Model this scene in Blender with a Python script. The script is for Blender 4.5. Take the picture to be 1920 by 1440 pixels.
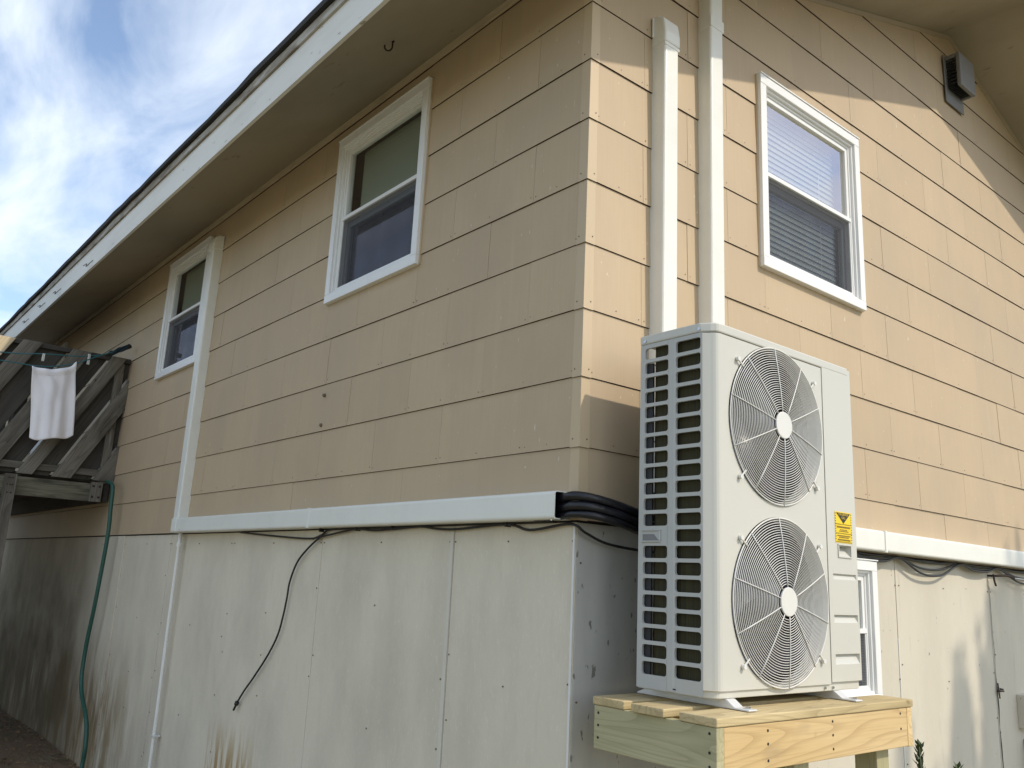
import bpy, bmesh, math, random
from mathutils import Vector, Matrix
R = math.radians
random.seed(7)
scn = bpy.context.scene
for o in list(bpy.data.objects): bpy.data.objects.remove(o)
GZ = 4.2                     # the drawing's z = 0 lies 4.2 m above the ground

# ------------------------------------------------------------------ camera
cam_d = bpy.data.cameras.new("camera")
cam = bpy.data.objects.new("camera", cam_d); scn.collection.objects.link(cam); scn.camera = cam
cam_d.sensor_width = 36; cam_d.lens = 30.163; cam_d.clip_end = 2000; cam_d.clip_start = .05
yaw, pitch, roll = R(50.83818), R(12.95549), R(2.78478)
dv = Vector((math.cos(pitch)*math.cos(yaw), math.cos(pitch)*math.sin(yaw), math.sin(pitch)))
rv = Vector((math.sin(yaw), -math.cos(yaw), 0)); uv_ = rv.cross(dv)
r2 = math.cos(roll)*rv + math.sin(roll)*uv_; u2 = -math.sin(roll)*rv + math.cos(roll)*uv_
m = Matrix((r2, u2, -dv)).transposed().to_4x4()
m.translation = Vector((-2.27786, -2.36731, -2.48033+GZ)); cam.matrix_world = m

# ------------------------------------------------------------------ light
SUN = Vector((.43, -1.0, 1.02)).normalized()
sl = bpy.data.lights.new("sun", 'SUN'); sl.energy = 1.70; sl.angle = R(.8); sl.color = (1, .90, .75)
so = bpy.data.objects.new("sun", sl); scn.collection.objects.link(so)
so.rotation_euler = (-SUN).to_track_quat('-Z', 'Y').to_euler(); so.location = (6, -8, 14)
w = bpy.data.worlds.new("World"); scn.world = w; w.use_nodes = True
nt = w.node_tree; nt.nodes.clear()
def wn(t, **k):
    n = nt.nodes.new(t)
    for a, b in k.items(): setattr(n, a, b)
    return n
out = wn('ShaderNodeOutputWorld')
sky = wn('ShaderNodeTexSky', sky_type='NISHITA', sun_disc=False, sun_elevation=math.asin(SUN.z),
         sun_rotation=math.atan2(SUN.x, SUN.y), air_density=1.0, dust_density=1.0, ozone_density=1.0)
bg1 = wn('ShaderNodeBackground'); bg1.inputs[1].default_value = .135
nt.links.new(sky.outputs[0], bg1.inputs[0])
tc = wn('ShaderNodeTexCoord'); sx = wn('ShaderNodeSeparateXYZ'); nt.links.new(tc.outputs['Generated'], sx.inputs[0])
mz = wn('ShaderNodeMath', operation='ABSOLUTE'); nt.links.new(sx.outputs[2], mz.inputs[0])
ma = wn('ShaderNodeMath', operation='ADD'); ma.inputs[1].default_value = .12; nt.links.new(mz.outputs[0], ma.inputs[0])
dx = wn('ShaderNodeMath', operation='DIVIDE'); dy = wn('ShaderNodeMath', operation='DIVIDE')
for n_, o_ in ((dx, 0), (dy, 1)):
    nt.links.new(sx.outputs[o_], n_.inputs[0]); nt.links.new(ma.outputs[0], n_.inputs[1])
cx = wn('ShaderNodeCombineXYZ'); nt.links.new(dx.outputs[0], cx.inputs[0]); nt.links.new(dy.outputs[0], cx.inputs[1])
mp = wn('ShaderNodeMapping'); mp.inputs['Rotation'].default_value = (0, 0, R(35)); mp.inputs['Scale'].default_value = (1.9, .8, 1)
mp.inputs['Location'].default_value = (2.15, .55, 0)
nt.links.new(cx.outputs[0], mp.inputs[0])
n1 = wn('ShaderNodeTexNoise'); n1.inputs['Scale'].default_value = 2.1; n1.inputs['Detail'].default_value = 9
n1.inputs['Roughness'].default_value = .55; n1.inputs['Distortion'].default_value = .5
nt.links.new(mp.outputs[0], n1.inputs['Vector'])
cr = wn('ShaderNodeValToRGB'); cr.color_ramp.elements[0].position = .38; cr.color_ramp.elements[1].position = .73
cr.color_ramp.elements[0].color = (.04, .04, .04, 1); cr.color_ramp.elements[1].color = (1, 1, 1, 1)
nt.links.new(n1.outputs[0], cr.inputs[0])
bg2 = wn('ShaderNodeBackground'); bg2.inputs[0].default_value = (.80, .868, .955, 1); bg2.inputs[1].default_value = .82
mixw = wn('ShaderNodeMixShader')
nt.links.new(cr.outputs[0], mixw.inputs[0]); nt.links.new(bg1.outputs[0], mixw.inputs[1]); nt.links.new(bg2.outputs[0], mixw.inputs[2])
nt.links.new(mixw.outputs[0], out.inputs[0])
vs = scn.view_settings; vs.view_transform = 'Standard'; vs.look = 'None'; vs.gamma = 1; vs.use_curve_mapping = False
vs.exposure = .73

# ------------------------------------------------------------------ materials
def mat(name, col, rough=.6, metal=0., var=0., fields=(), bump=(), spec=.5, rnd=0., coat=0.):
    """col base; fields: list of (colour, kind, scale, lo, hi, amount) overlays; bump: list of (kind, scale3, strength, dist)"""
    M = bpy.data.materials.new(name); M.use_nodes = True
    t = M.node_tree; b = t.nodes['Principled BSDF']
    b.inputs['Roughness'].default_value = rough; b.inputs['Metallic'].default_value = metal
    b.inputs['Specular IOR Level'].default_value = spec; b.inputs['Coat Weight'].default_value = coat
    N = t.nodes.new; L = t.links.new
    geo = N('ShaderNodeNewGeometry'); tcn = N('ShaderNodeTexCoord'); oi = N('ShaderNodeObjectInfo')
    def noise(space, sc, detail=4, rough_=.55, dist=0., shift=False):
        mpn = N('ShaderNodeMapping'); mpn.inputs['Scale'].default_value = sc
        L((geo.outputs['Position'] if space == 'w' else tcn.outputs['Object']), mpn.inputs[0])
        if shift:
            v = N('ShaderNodeVectorMath'); v.operation = 'SCALE'; v.inputs[0].default_value = (37, 23, 51)
            L(oi.outputs['Random'], v.inputs['Scale']); L(v.outputs[0], mpn.inputs['Location'])
        n = N('ShaderNodeTexNoise'); n.inputs['Scale'].default_value = 1; n.inputs['Detail'].default_value = detail
        n.inputs['Roughness'].default_value = rough_; n.inputs['Distortion'].default_value = dist
        L(mpn.outputs[0], n.inputs['Vector']); return n.outputs[0]
    cur = N('ShaderNodeRGB'); cur.outputs[0].default_value = (*col, 1); cur = cur.outputs[0]
    if rnd:
        h = N('ShaderNodeHueSaturation'); mr = N('ShaderNodeMapRange'); L(oi.outputs['Random'], mr.inputs[0])
        mr.inputs[3].default_value = 1-rnd; mr.inputs[4].default_value = 1+rnd
        L(mr.outputs[0], h.inputs['Value']); L(cur, h.inputs['Color']); cur = h.outputs[0]
    for f in fields:
        c2, space, sc, lo, hi, amt = f[:6]
        kw = f[6] if len(f) > 6 else {}
        rings = kw.get('rings'); nz = noise(space, sc, **{k: v for k, v in kw.items() if k not in ('zone', 'rings')})
        if rings:
            a_ = N('ShaderNodeMath'); a_.operation = 'MULTIPLY'; a_.inputs[1].default_value = rings; L(nz, a_.inputs[0])
            b2 = N('ShaderNodeMath'); b2.operation = 'FRACT'; L(a_.outputs[0], b2.inputs[0]); nz = b2.outputs[0]
        mr = N('ShaderNodeMapRange'); mr.inputs[1].default_value = lo; mr.inputs[2].default_value = hi
        mr.inputs[3].default_value = 0; mr.inputs[4].default_value = amt; L(nz, mr.inputs[0]); fac = mr.outputs[0]
        if 'zone' in kw:                      # stains, soil and painted under-deck shade with a place of their own: (axis, from, to) in metres
            sp = N('ShaderNodeSeparateXYZ'); L(geo.outputs['Position'], sp.inputs[0])
            for ax, a, b_ in kw['zone']:
                q = N('ShaderNodeMapRange'); q.interpolation_type = 'SMOOTHSTEP'
                q.inputs[1].default_value = a; q.inputs[2].default_value = b_; L(sp.outputs[ax], q.inputs[0])
                mm = N('ShaderNodeMath'); mm.operation = 'MULTIPLY'; L(fac, mm.inputs[0]); L(q.outputs[0], mm.inputs[1]); fac = mm.outputs[0]
        mx = N('ShaderNodeMix'); mx.data_type = 'RGBA'; L(fac, mx.inputs[0]); L(cur, mx.inputs[6]); mx.inputs[7].default_value = (*c2, 1)
        cur = mx.outputs[2]
    L(cur, b.inputs['Base Color'])
    prev = None
    for space, sc, st, di in bump:
        bp = N('ShaderNodeBump'); bp.inputs['Strength'].default_value = st; bp.inputs['Distance'].default_value = di
        L(noise(space, sc), bp.inputs['Height'])
        if prev: L(prev, bp.inputs['Normal'])
        prev = bp.outputs[0]
    if prev: L(prev, b.inputs['Normal'])
    return M

def wood(name, a, bcol, dark, rough=.75, knots=True, ring=26, extra=()):
    """wood with grain along the object's own X axis"""
    M = mat(name, a, rough, rnd=.10, fields=[
        (bcol, 'o', (.9, 6, 6), .38, .64, .85, dict(detail=5, dist=.8, shift=True)),
        (dark, 'o', (.36, 4.6, 4.6), .55, 1.0, .42, dict(detail=2, dist=.25, shift=True, rings=ring)),
        (dark, 'o', (3, 150, 150), .50, .72, .35, dict(detail=3, shift=True)),
        (dark, 'o', (6, 13, 13), .735, .77, .8 if knots else .2, dict(detail=1, dist=.3, shift=True)), *extra],
        bump=[('o', (4, 120, 120), .25, .002)])
    return M

M = {}
TAN = (.515, .396, .255)
M['siding'] = mat('siding_paint', TAN, .66, rnd=.035, fields=[
    ((.46, .345, .21), 'w', (150, 150, 2.2), .45, .75, .40, dict(detail=3)),
    ((.43, .34, .235), 'w', (2.2, 2.2, 1.5), .42, .75, .6, dict(detail=6)), ((.60, .49, .34), 'w', (14, 14, .9), .60, .80, .30, dict(detail=5)),
    ((.74, .68, .56), 'w', (60, 60, 20), .735, .76, .55, dict(detail=2)),
    ((.40, .32, .22), 'w', (9, 9, 1.0), .60, .85, .35, dict(detail=4))],
    bump=[('w', (220, 220, 5), .22, .0015), ('w', (6, 6, 6), .10, .01)])
M['siding_edge'] = mat('siding_shaded_edge', (.075, .045, .025), .9)  # dark-stained lap undersides with their shade painted in
M['siding_cap'] = mat('corner_cap_paint', (.545, .425, .272), .5, rnd=.03, fields=[((.50, .39, .25), 'w', (30, 30, 3), .5, .8, .4)])
M['nail'] = mat('nail_head', (.16, .12, .08), .6)
M['white'] = mat('white_trim_paint', (.80, .80, .77), .42, fields=[
    ((.52, .51, .46), 'w', (14, 14, 5), .58, .80, .35), ((.35, .33, .28), 'w', (45, 45, 45), .70, .78, .35)])
M['vinyl'] = mat('white_vinyl', (.82, .82, .80), .35, fields=[((.6, .6, .58), 'w', (9, 9, 4), .6, .85, .3)])
M['fascia'] = mat('old_white_fascia', (.79, .77, .70), .55, fields=[
    ((.62, .58, .50), 'w', (1.5, 1.1, 7), .48, .75, .55), ((.24, .21, .17), 'w', (16, 9, 26), .665, .72, .8), ((.8, .82, .8), 'w', (5, 3, 5), .6, .7, .3)],
    bump=[('w', (30, 12, 30), .3, .004)])
M['dripboard'] = mat('weathered_drip_board', (.36, .32, .26), .8, fields=[((.18, .145, .11), 'w', (9, 5, 30), .45, .66, .8), ((.62, .60, .54), 'w', (4, 3, 18), .50, .62, .7)],
    bump=[('w', (30, 8, 60), .5, .006)])
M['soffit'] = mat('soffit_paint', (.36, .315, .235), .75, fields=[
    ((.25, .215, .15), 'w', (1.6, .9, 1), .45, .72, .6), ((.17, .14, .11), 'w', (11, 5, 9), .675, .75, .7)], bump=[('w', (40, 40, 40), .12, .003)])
M['shingle_roof'] = mat('roof_asphalt', (.035, .033, .032), .95, fields=[((.08, .075, .07), 'w', (200, 200, 200), .5, .7, .8)], bump=[('w', (120, 120, 120), .6, .004)])
M['basement'] = mat('cement_board', (.69, .625, .495), .82, rnd=.03, fields=[
    ((.54, .485, .385), 'w', (2.6, 2.6, 1.3), .42, .70, .75, dict(detail=6)),
    ((.84, .79, .68), 'w', (150, 150, 45), .60, .72, .40, dict(detail=2)),
    ((.52, .465, .37), 'w', (30, 30, 7), .54, .80, .24, dict(detail=4)),
    ((.78, .73, .62), 'w', (8, 8, 3.5), .58, .80, .22, dict(detail=4)),
        ((.22, .15, .065), 'w', (4.5, 4.5, 1.0), .34, .56, .95, dict(detail=7, rough_=.65, zone=[(2, 1.25, .40), (1, 4.2, 5.8)])),
    ((.13, .095, .042), 'w', (1.6, 1.6, 1.5), .14, .62, .97, dict(detail=6, rough_=.55, zone=[(2, 2.6, .8), (1, 5.9, 7.2)])),  # brown stain below the deck, deepened to carry the deck's shade
    ((.36, .22, .07), 'w', (22, 22, 2.2), .42, .58, .9, dict(detail=3, zone=[(2, .86, .50), (1, 2.5, 2.8), (1, 3.45, 3.2)]))],
    bump=[('w', (90, 90, 24), .18, .002), ('w', (3, 3, 3), .15, .02)])
M['basement_r'] = mat('cement_board_pale', (.625, .575, .465), .82, rnd=.03, fields=[
    ((.54, .49, .395), 'w', (3.0, 3.0, .8), .42, .72, .7, dict(detail=6)),
    ((.42, .38, .31), 'w', (22, 22, 2.6), .60, .80, .5, dict(detail=4)),
    ((.10, .085, .065), 'w', (34, 34, 24), .765, .775, .6, dict(detail=1)),
    ((.70, .67, .60), 'w', (90, 90, 30), .62, .72, .35)],
    bump=[('w', (90, 90, 24), .15, .002), ('w', (3, 3, 3), .15, .02)])
M['seam'] = mat('pale_seam_strip', (.74, .73, .70), .6)
M['duct'] = mat('off_white_duct_plastic', (.79, .785, .72), .38, fields=[((.70, .69, .62), 'w', (5, 5, 5), .45, .75, .5), ((.85, .85, .80), 'w', (2, 60, 60), .5, .8, .25)])
M['duct_dark'] = mat('duct_inside', (.10, .10, .095), .8)
M['ac'] = mat('outdoor_unit_paint', (.575, .565, .50), .36, fields=[((.55, .54, .49), 'w', (4, 4, 4), .45, .8, .45), ((.36, .34, .30), 'w', (30, 30, 30), .735, .77, .5)])
M['ac_side'] = mat('outdoor_unit_plastic_grille', (.47, .47, .44), .5, fields=[((.40, .41, .40), 'w', (9, 9, 9), .5, .8, .3)])
M['wire'] = mat('coated_grille_wire', (.70, .69, .645), .35)
M['ac_dark'] = mat('unit_inner_steel', (.018, .018, .020), .6)
M['coil'] = mat('condenser_fins', (.058, .052, .026), .75, spec=.15, metal=.0, fields=[((.030, .028, .018), 'w', (300, 300, 2), .45, .6, .7), ((.10, .06, .03), 'w', (14, 14, 5), .6, .75, .4)], bump=[('w', (500, 500, 3), .5, .002)])
M['fan'] = mat('fan_blade_plastic', (.016, .017, .040), .38)
M['galv'] = mat('galvanised_steel', (.70, .70, .69), .4, metal=.35)
M['screw'] = mat('screw_steel', (.55, .55, .55), .25, metal=1)
M['yellow'] = mat('label_yellow', (.86, .60, .01), .45)
M['black_ink'] = mat('label_black_ink', (.018, .012, .010), .5)
M['yellow_ink'] = mat('label_letter_yellow', (.80, .56, .03), .45)
M['black'] = mat('black_cable_jacket', (.012, .012, .013), .42)
M['insul'] = mat('black_pipe_insulation', (.007, .007, .010), .34, fields=[((.014, .015, .021), 'w', (12, 12, 12), .5, .7, .8)], bump=[('w', (45, 45, 45), .5, .006)])
M['pvc'] = mat('white_pvc_pipe', (.80, .79, .74), .4, fields=[((.55, .53, .47), 'w', (20, 20, 2), .5, .8, .4)])
M['hose'] = mat('green_hose_rubber', (.018, .085, .062), .45, fields=[((.03, .12, .09), 'w', (30, 30, 10), .5, .7, .6)])
M['rope'] = mat('teal_clothesline_cord', (.025, .13, .15), .6)
M['rope_dark'] = mat('dark_tangled_cord', (.012, .032, .05), .7)
M['towel'] = mat('white_towel_cotton', (.90, .87, .89), .95, fields=[((.82, .79, .81), 'w', (5, 5, 5), .45, .75, .6)], bump=[('w', (400, 400, 400), .5, .002)])
M['peg'] = mat('pale_clothes_peg', (.62, .63, .58), .6)
M['pine'] = wood('new_pine', (.70, .52, .27), (.60, .42, .19), (.34, .21, .085), .7, extra=[((.30, .22, .13), 'o', (1.6, 3.5, 3.5), .62, .72, .55, dict(detail=4, shift=True))])
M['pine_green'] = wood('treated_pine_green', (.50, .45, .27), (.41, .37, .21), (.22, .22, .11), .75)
M['pine_top'] = wood('treated_pine_decking', (.58, .46, .25), (.46, .36, .185), (.25, .185, .09), .75)
M['old_wood'] = wood('weathered_grey_wood', (.21, .19, .155), (.105, .092, .072), (.022, .018, .014), .9, extra=[((.34, .32, .27), 'o', (1.4, 26, 26), .60, .72, .7, dict(detail=5, shift=True)), ((.055, .042, .028), 'o', (2.2, 7, 7), .55, .75, .8, dict(detail=5, shift=True))])
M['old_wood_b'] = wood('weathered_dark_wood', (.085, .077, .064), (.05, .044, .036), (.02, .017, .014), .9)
M['old_wood_beam'] = wood('mossy_grey_wood', (.22, .20, .15), (.13, .125, .07), (.03, .028, .02), .9, extra=[((.04, .036, .026), 'o', (2.0, 9, 9), .48, .66, .85, dict(detail=6, shift=True)), ((.36, .34, .28), 'o', (1.5, 30, 30), .62, .74, .5, dict(detail=4, shift=True))])
M['fresh_board'] = wood('pale_new_board', (.62, .52, .36), (.54, .43, .27), (.36, .27, .15), .75)
M['room'] = mat('dark_room', (.035, .035, .038), .9)
M['blind'] = mat('blind_slats', (.60, .64, .61), .6)
M['curtain'] = mat('shade_cloth', (.47, .49, .42), .8)
M['alu'] = mat('grey_sash_frame', (.34, .35, .36), .45)
M['iron'] = mat('rusty_dark_iron', (.045, .028, .02), .7, metal=.3)
M['grey_box'] = mat('grey_weather_box', (.30, .28, .23), .6)
M['vent'] = mat('vent_hood_plastic', (.20, .20, .20), .5)
M['ground'] = mat('soil_and_grass', (.27, .225, .15), .95, fields=[
    ((.20, .20, .095), 'w', (.5, .5, .5), .45, .58, .9, dict(detail=8)), ((.33, .28, .20), 'w', (7, 7, 7), .5, .7, .6, dict(detail=8)), ((.06, .05, .035), 'w', (30, 30, 30), .55, .7, .6),
    ((.20, .125, .068), 'w', (3, 3, 3), .15, .40, .95, dict(detail=6, zone=[(0, -4.5, -2.5), (1, 3.2, 4.6)]))],
    bump=[('w', (14, 14, 14), .8, .05), ('w', (70, 70, 70), .6, .012)])
M['leaf'] = mat('leaf_green', (.055, .085, .030), .6, rnd=.2, fields=[((.10, .12, .04), 'w', (3, 3, 3), .45, .65, .8)])
M['leaf_dry'] = mat('dry_leaf', (.34, .22, .11), .85, fields=[((.14, .09, .05), 'w', (12, 12, 12), .45, .6, .8), ((.09, .11, .045), 'w', (5, 5, 5), .5, .6, .8)])
M['bark'] = mat('bark', (.10, .075, .055), .95, bump=[('w', (30, 30, 8), .8, .02)])
M['conifer'] = mat('conifer_green', (.045, .065, .030), .7, fields=[((.08, .09, .04), 'w', (8, 8, 8), .5, .65, .8)])

def glass_mat(name, refl, tint):
    G = bpy.data.materials.new(name); G.use_nodes = True; t = G.node_tree; t.nodes.clear()
    o = t.nodes.new('ShaderNodeOutputMaterial'); g = t.nodes.new('ShaderNodeBsdfGlossy'); g.inputs['Roughness'].default_value = .012
    g.inputs['Color'].default_value = (*tint, 1)
    tr = t.nodes.new('ShaderNodeBsdfTransparent'); tr.inputs[0].default_value = (.92, .95, .92, 1)
    fr = t.nodes.new('ShaderNodeFresnel'); fr.inputs[0].default_value = 1.5
    mr = t.nodes.new('ShaderNodeMapRange'); mr.inputs[1].default_value = 0.04; mr.inputs[2].default_value = 1; mr.inputs[3].default_value = refl; mr.inputs[4].default_value = 1
    t.links.new(fr.outputs[0], mr.inputs[0]); mx = t.nodes.new('ShaderNodeMixShader')
    ge = t.nodes.new('ShaderNodeNewGeometry'); sb = t.nodes.new('ShaderNodeMath'); sb.operation = 'SUBTRACT'; sb.inputs[0].default_value = 1; t.links.new(ge.outputs['Backfacing'], sb.inputs[1])
    mu = t.nodes.new('ShaderNodeMath'); mu.operation = 'MULTIPLY'; t.links.new(mr.outputs[0], mu.inputs[0]); t.links.new(sb.outputs[0], mu.inputs[1])
    t.links.new(mu.outputs[0], mx.inputs[0]); t.links.new(tr.outputs[0], mx.inputs[1]); t.links.new(g.outputs[0], mx.inputs[2]); t.links.new(mx.outputs[0], o.inputs[0])
    return G
M['glass'] = glass_mat('window_glass', .16, (.92, .90, 1.0))
M['glass_coated'] = glass_mat('coated_window_glass', .46, (1.0, .91, .90))
def screen_mat():
    G = bpy.data.materials.new('insect_screen'); G.use_nodes = True; t = G.node_tree; t.nodes.clear()
    o = t.nodes.new('ShaderNodeOutputMaterial'); d = t.nodes.new('ShaderNodeBsdfDiffuse'); d.inputs[0].default_value = (.085, .088, .10, 1)
    tr = t.nodes.new('ShaderNodeBsdfTransparent'); mx = t.nodes.new('ShaderNodeMixShader')
    geo = t.nodes.new('ShaderNodeNewGeometry'); sp = t.nodes.new('ShaderNodeSeparateXYZ'); t.links.new(geo.outputs['Position'], sp.inputs[0])
    ad = t.nodes.new('ShaderNodeMath'); ad.operation = 'ADD'; t.links.new(sp.outputs[0], ad.inputs[0]); t.links.new(sp.outputs[1], ad.inputs[1])
    vals = []
    for src, k in ((ad.outputs[0], 780.), (sp.outputs[2], 800.)):
        a = t.nodes.new('ShaderNodeMath'); a.operation = 'MULTIPLY'; a.inputs[1].default_value = k; t.links.new(src, a.inputs[0])
        s = t.nodes.new('ShaderNodeMath'); s.operation = 'SINE'; t.links.new(a.outputs[0], s.inputs[0]); vals.append(s.outputs[0])
    mxm = t.nodes.new('ShaderNodeMath'); mxm.operation = 'MAXIMUM'; t.links.new(vals[0], mxm.inputs[0]); t.links.new(vals[1], mxm.inputs[1])
    mr = t.nodes.new('ShaderNodeMapRange'); mr.inputs[1].default_value = -.2; mr.inputs[2].default_value = .9; mr.inputs[3].default_value = .22; mr.inputs[4].default_value = .72
    t.links.new(mxm.outputs[0], mr.inputs[0]); t.links.new(mr.outputs[0], mx.inputs[0])
    t.links.new(tr.outputs[0], mx.inputs[1]); t.links.new(d.outputs[0], mx.inputs[2]); t.links.new(mx.outputs[0], o.inputs[0]); return G
M['screen'] = screen_mat()

# ------------------------------------------------------------------ building helpers
COL = scn.collection
class MB:
    def __init__(s): s.v = []; s.f = []; s.m = []
    def add(s, vs, fs, mi=0):
        k = len(s.v); s.v += [tuple(v) for v in vs]; s.f += [tuple(i+k for i in f) for f in fs]; s.m += [mi]*len(fs); return s
    def box(s, a, b, mi=0):
        x0, y0, z0 = [min(p, q) for p, q in zip(a, b)]; x1, y1, z1 = [max(p, q) for p, q in zip(a, b)]
        return s.add([(x0,y0,z0),(x1,y0,z0),(x1,y1,z0),(x0,y1,z0),(x0,y0,z1),(x1,y0,z1),(x1,y1,z1),(x0,y1,z1)],
                     [(3,2,1,0),(4,5,6,7),(0,1,5,4),(1,2,6,5),(2,3,7,6),(3,0,4,7)], mi)
    def prism(s, poly, vec, mi=0):
        n = len(poly); vec = Vector(vec); a = [Vector(p) for p in poly]
        return s.add(a+[p+vec for p in a], [tuple(range(n))[::-1], tuple(range(n, 2*n))]+[(i, (i+1) % n, n+(i+1) % n, n+i) for i in range(n)], mi)
    def tube(s, pts, r, seg=8, caps=True, mi=0, closed=False):
        pts = [Vector(p) for p in pts]; n = len(pts); rr = r if isinstance(r, (list, tuple)) else [r]*n
        up = None; rings = []
        for i, p in enumerate(pts):
            if closed: t = (pts[(i+1) % n]-pts[i-1]).normalized()
            else: t = (pts[min(i+1, n-1)]-pts[max(i-1, 0)]).normalized()
            if up is None:
                up = Vector((0, 0, 1)) if abs(t.z) < .9 else Vector((1, 0, 0))
            up = (up - t*up.dot(t)); up = up.normalized() if up.length > 1e-6 else t.orthogonal().normalized()
            sd = t.cross(up)
            rings.append([p + (up*math.cos(2*math.pi*j/seg)+sd*math.sin(2*math.pi*j/seg))*rr[i] for j in range(seg)])
        vs = [v for rg in rings for v in rg]; fs = []
        for i in range(n if closed else n-1):
            for j in range(seg):
                a, b = i*seg, ((i+1) % n)*seg
                fs.append((a+j, a+(j+1) % seg, b+(j+1) % seg, b+j))
        if caps and not closed: fs += [tuple(range(seg))[::-1], tuple((n-1)*seg+j for j in range(seg))]
        return s.add(vs, fs, mi)
    def disc(s, c, r, axis, thick, seg=12, mi=0):
        c = Vector(c); ax = Vector(axis).normalized(); return s.tube([c, c+ax*thick], r, seg, True, mi)

def smoothpath(pts, k=6):
    pts = [Vector(p) for p in pts]; o = []
    for i in range(len(pts)-1):
        p0, p1, p2, p3 = pts[max(i-1, 0)], pts[i], pts[i+1], pts[min(i+2, len(pts)-1)]
        for j in range(k):
            t = j/k; o.append(.5*((2*p1)+(p2-p0)*t+(2*p0-5*p1+4*p2-p3)*t*t+(3*p1-p0-3*p2+p3)*t**3))
    o.append(pts[-1]); return o

def mesh_of(name, mb, mats, origin=(0, 0, 0), bevel=0., smooth=False, frame=None, recalc=True, segs=2):
    me = bpy.data.meshes.new(name); o = Vector(origin)
    if frame is None: vs = [Vector(v)-o for v in mb.v]
    else:
        inv = frame.inverted(); vs = [inv @ Vector(v) for v in mb.v]
    me.from_pydata([tuple(v) for v in vs], [], mb.f)
    for mm in (mats if isinstance(mats, (list, tuple)) else [mats]): me.materials.append(mm)
    if len(me.materials) > 1:
        for p, i in zip(me.polygons, mb.m): p.material_index = i
    if recalc or bevel:
        bm = bmesh.new(); bm.from_mesh(me)
        if recalc: bmesh.ops.recalc_face_normals(bm, faces=bm.faces)
        if bevel:
            es = [e for e in bm.edges if len(e.link_faces) == 2 and e.calc_face_angle(0) > R(28)]
            bmesh.ops.bevel(bm, geom=es, offset=bevel, segments=segs, profile=.5, affect='EDGES', clamp_overlap=True)
        bm.to_mesh(me); bm.free()
    if smooth:
        for p in me.polygons: p.use_smooth = True
    me.update(); return me

def thing(name, label, cat, loc, group=None, kind=None):
    o = bpy.data.objects.new(name, None); COL.objects.link(o); o.location = Vector(loc)+Vector((0, 0, GZ)); o.empty_display_size = .1
    o['label'] = label; o['category'] = cat; o['org'] = tuple(loc)
    if group: o['group'] = group
    return o
def org(o):
    while o.parent: o = o.parent
    return Vector(o['org'])
def part(name, mb, mats, parent, bevel=0., smooth=False, label=None, kind=None, recalc=True, segs=2):
    me = mesh_of(name, mb, mats, org(parent), bevel, smooth, recalc=recalc, segs=segs)
    o = bpy.data.objects.new(name, me); COL.objects.link(o); o.parent = parent
    if label: o['label'] = label
    if kind: o['kind'] = kind
    return o
def solo(name, mb, mats, label, cat, bevel=0., smooth=False, group=None, kind=None, recalc=True):
    c = Vector((0, 0, 0)); n = len(mb.v)
    xs, ys, zs = zip(*mb.v); base = ((min(xs)+max(xs))/2, (min(ys)+max(ys))/2, min(zs))
    me = mesh_of(name, mb, mats, base, bevel, smooth, recalc=recalc)
    o = bpy.data.objects.new(name, me); COL.objects.link(o); o.location = Vector(base)+Vector((0, 0, GZ)); o['org'] = base
    if kind: o['kind'] = kind
    if kind != 'structure':
        o['label'] = label; o['category'] = cat
        if group: o['group'] = group
    return o
def wood_part(name, poly, vec, xaxis, m, parent, bevel=.003, label=None):
    """extruded board whose own X axis follows the grain"""
    mb = MB().prism(poly, vec); X = Vector(xaxis).normalized(); T = Vector(vec).normalized()
    Y = T.cross(X).normalized(); Z = X.cross(Y)
    c = sum((Vector(v) for v in mb.v), Vector())/len(mb.v)
    fr = Matrix((X, Y, Z)).transposed().to_4x4(); fr.translation = c
    me = mesh_of(name, mb, m, frame=fr, bevel=bevel)
    o = bpy.data.objects.new(name, me); COL.objects.link(o); o.parent = parent
    loc = fr.copy(); loc.translation = c-org(parent); o.matrix_local = loc
    if label: o['label'] = label
    return o
def wood_box(name, a, b, axis, m, parent, bevel=.003, label=None):
    a, b = [min(p, q) for p, q in zip(a, b)], [max(p, q) for p, q in zip(a, b)]
    X = [(1,0,0),(0,1,0),(0,0,1)][axis]
    t = 1 if axis != 1 else 0
    poly = [list(a) for _ in range(4)]
    u, v_ = [i for i in range(3) if i != t]
    for k, (p, q) in enumerate(((0,0),(1,0),(1,1),(0,1))):
        poly[k][u] = (a, b)[p][u]; poly[k][v_] = (a, b)[q][v_]; poly[k][t] = a[t]
    vec = [0, 0, 0]; vec[t] = b[t]-a[t]
    return wood_part(name, poly, vec, X, m, parent, bevel, label)

# wall coordinates: s along the wall from the corner, d out of the wall, z up
def WL(s, d, z): return Vector((-d, s, z))
def WR(s, d, z): return Vector((s, -d, z))
def wbox(mb, W, s0, s1, d0, d1, z0, z1, mi=0):
    return mb.box(W(s0, d0, z0), W(s1, d1, z1), mi)

# ------------------------------------------------------------------ ground
random.seed(3)
g = MB(); n = 90
ticks = [math.copysign(abs(t)**2.6*420, t)+(3 if False else 0) for t in [i/(n/2)-1 for i in range(n+1)]]
from mathutils import noise as mnoise
for j in range(n+1):
    for i in range(n+1):
        x, y = ticks[i], ticks[j]+3
        z = -4.2+.05*mnoise.noise((x*.5, y*.5, 0))+.02*mnoise.noise((x*2.3, y*2.3, 4))
        g.v.append((x, y, z))
g.f = [(j*(n+1)+i, j*(n+1)+i+1, (j+1)*(n+1)+i+1, (j+1)*(n+1)+i) for j in range(n) for i in range(n)]; g.m = [0]*len(g.f)
solo('ground', g, M['ground'], '', '', smooth=True, kind='structure', recalc=False)

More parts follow.
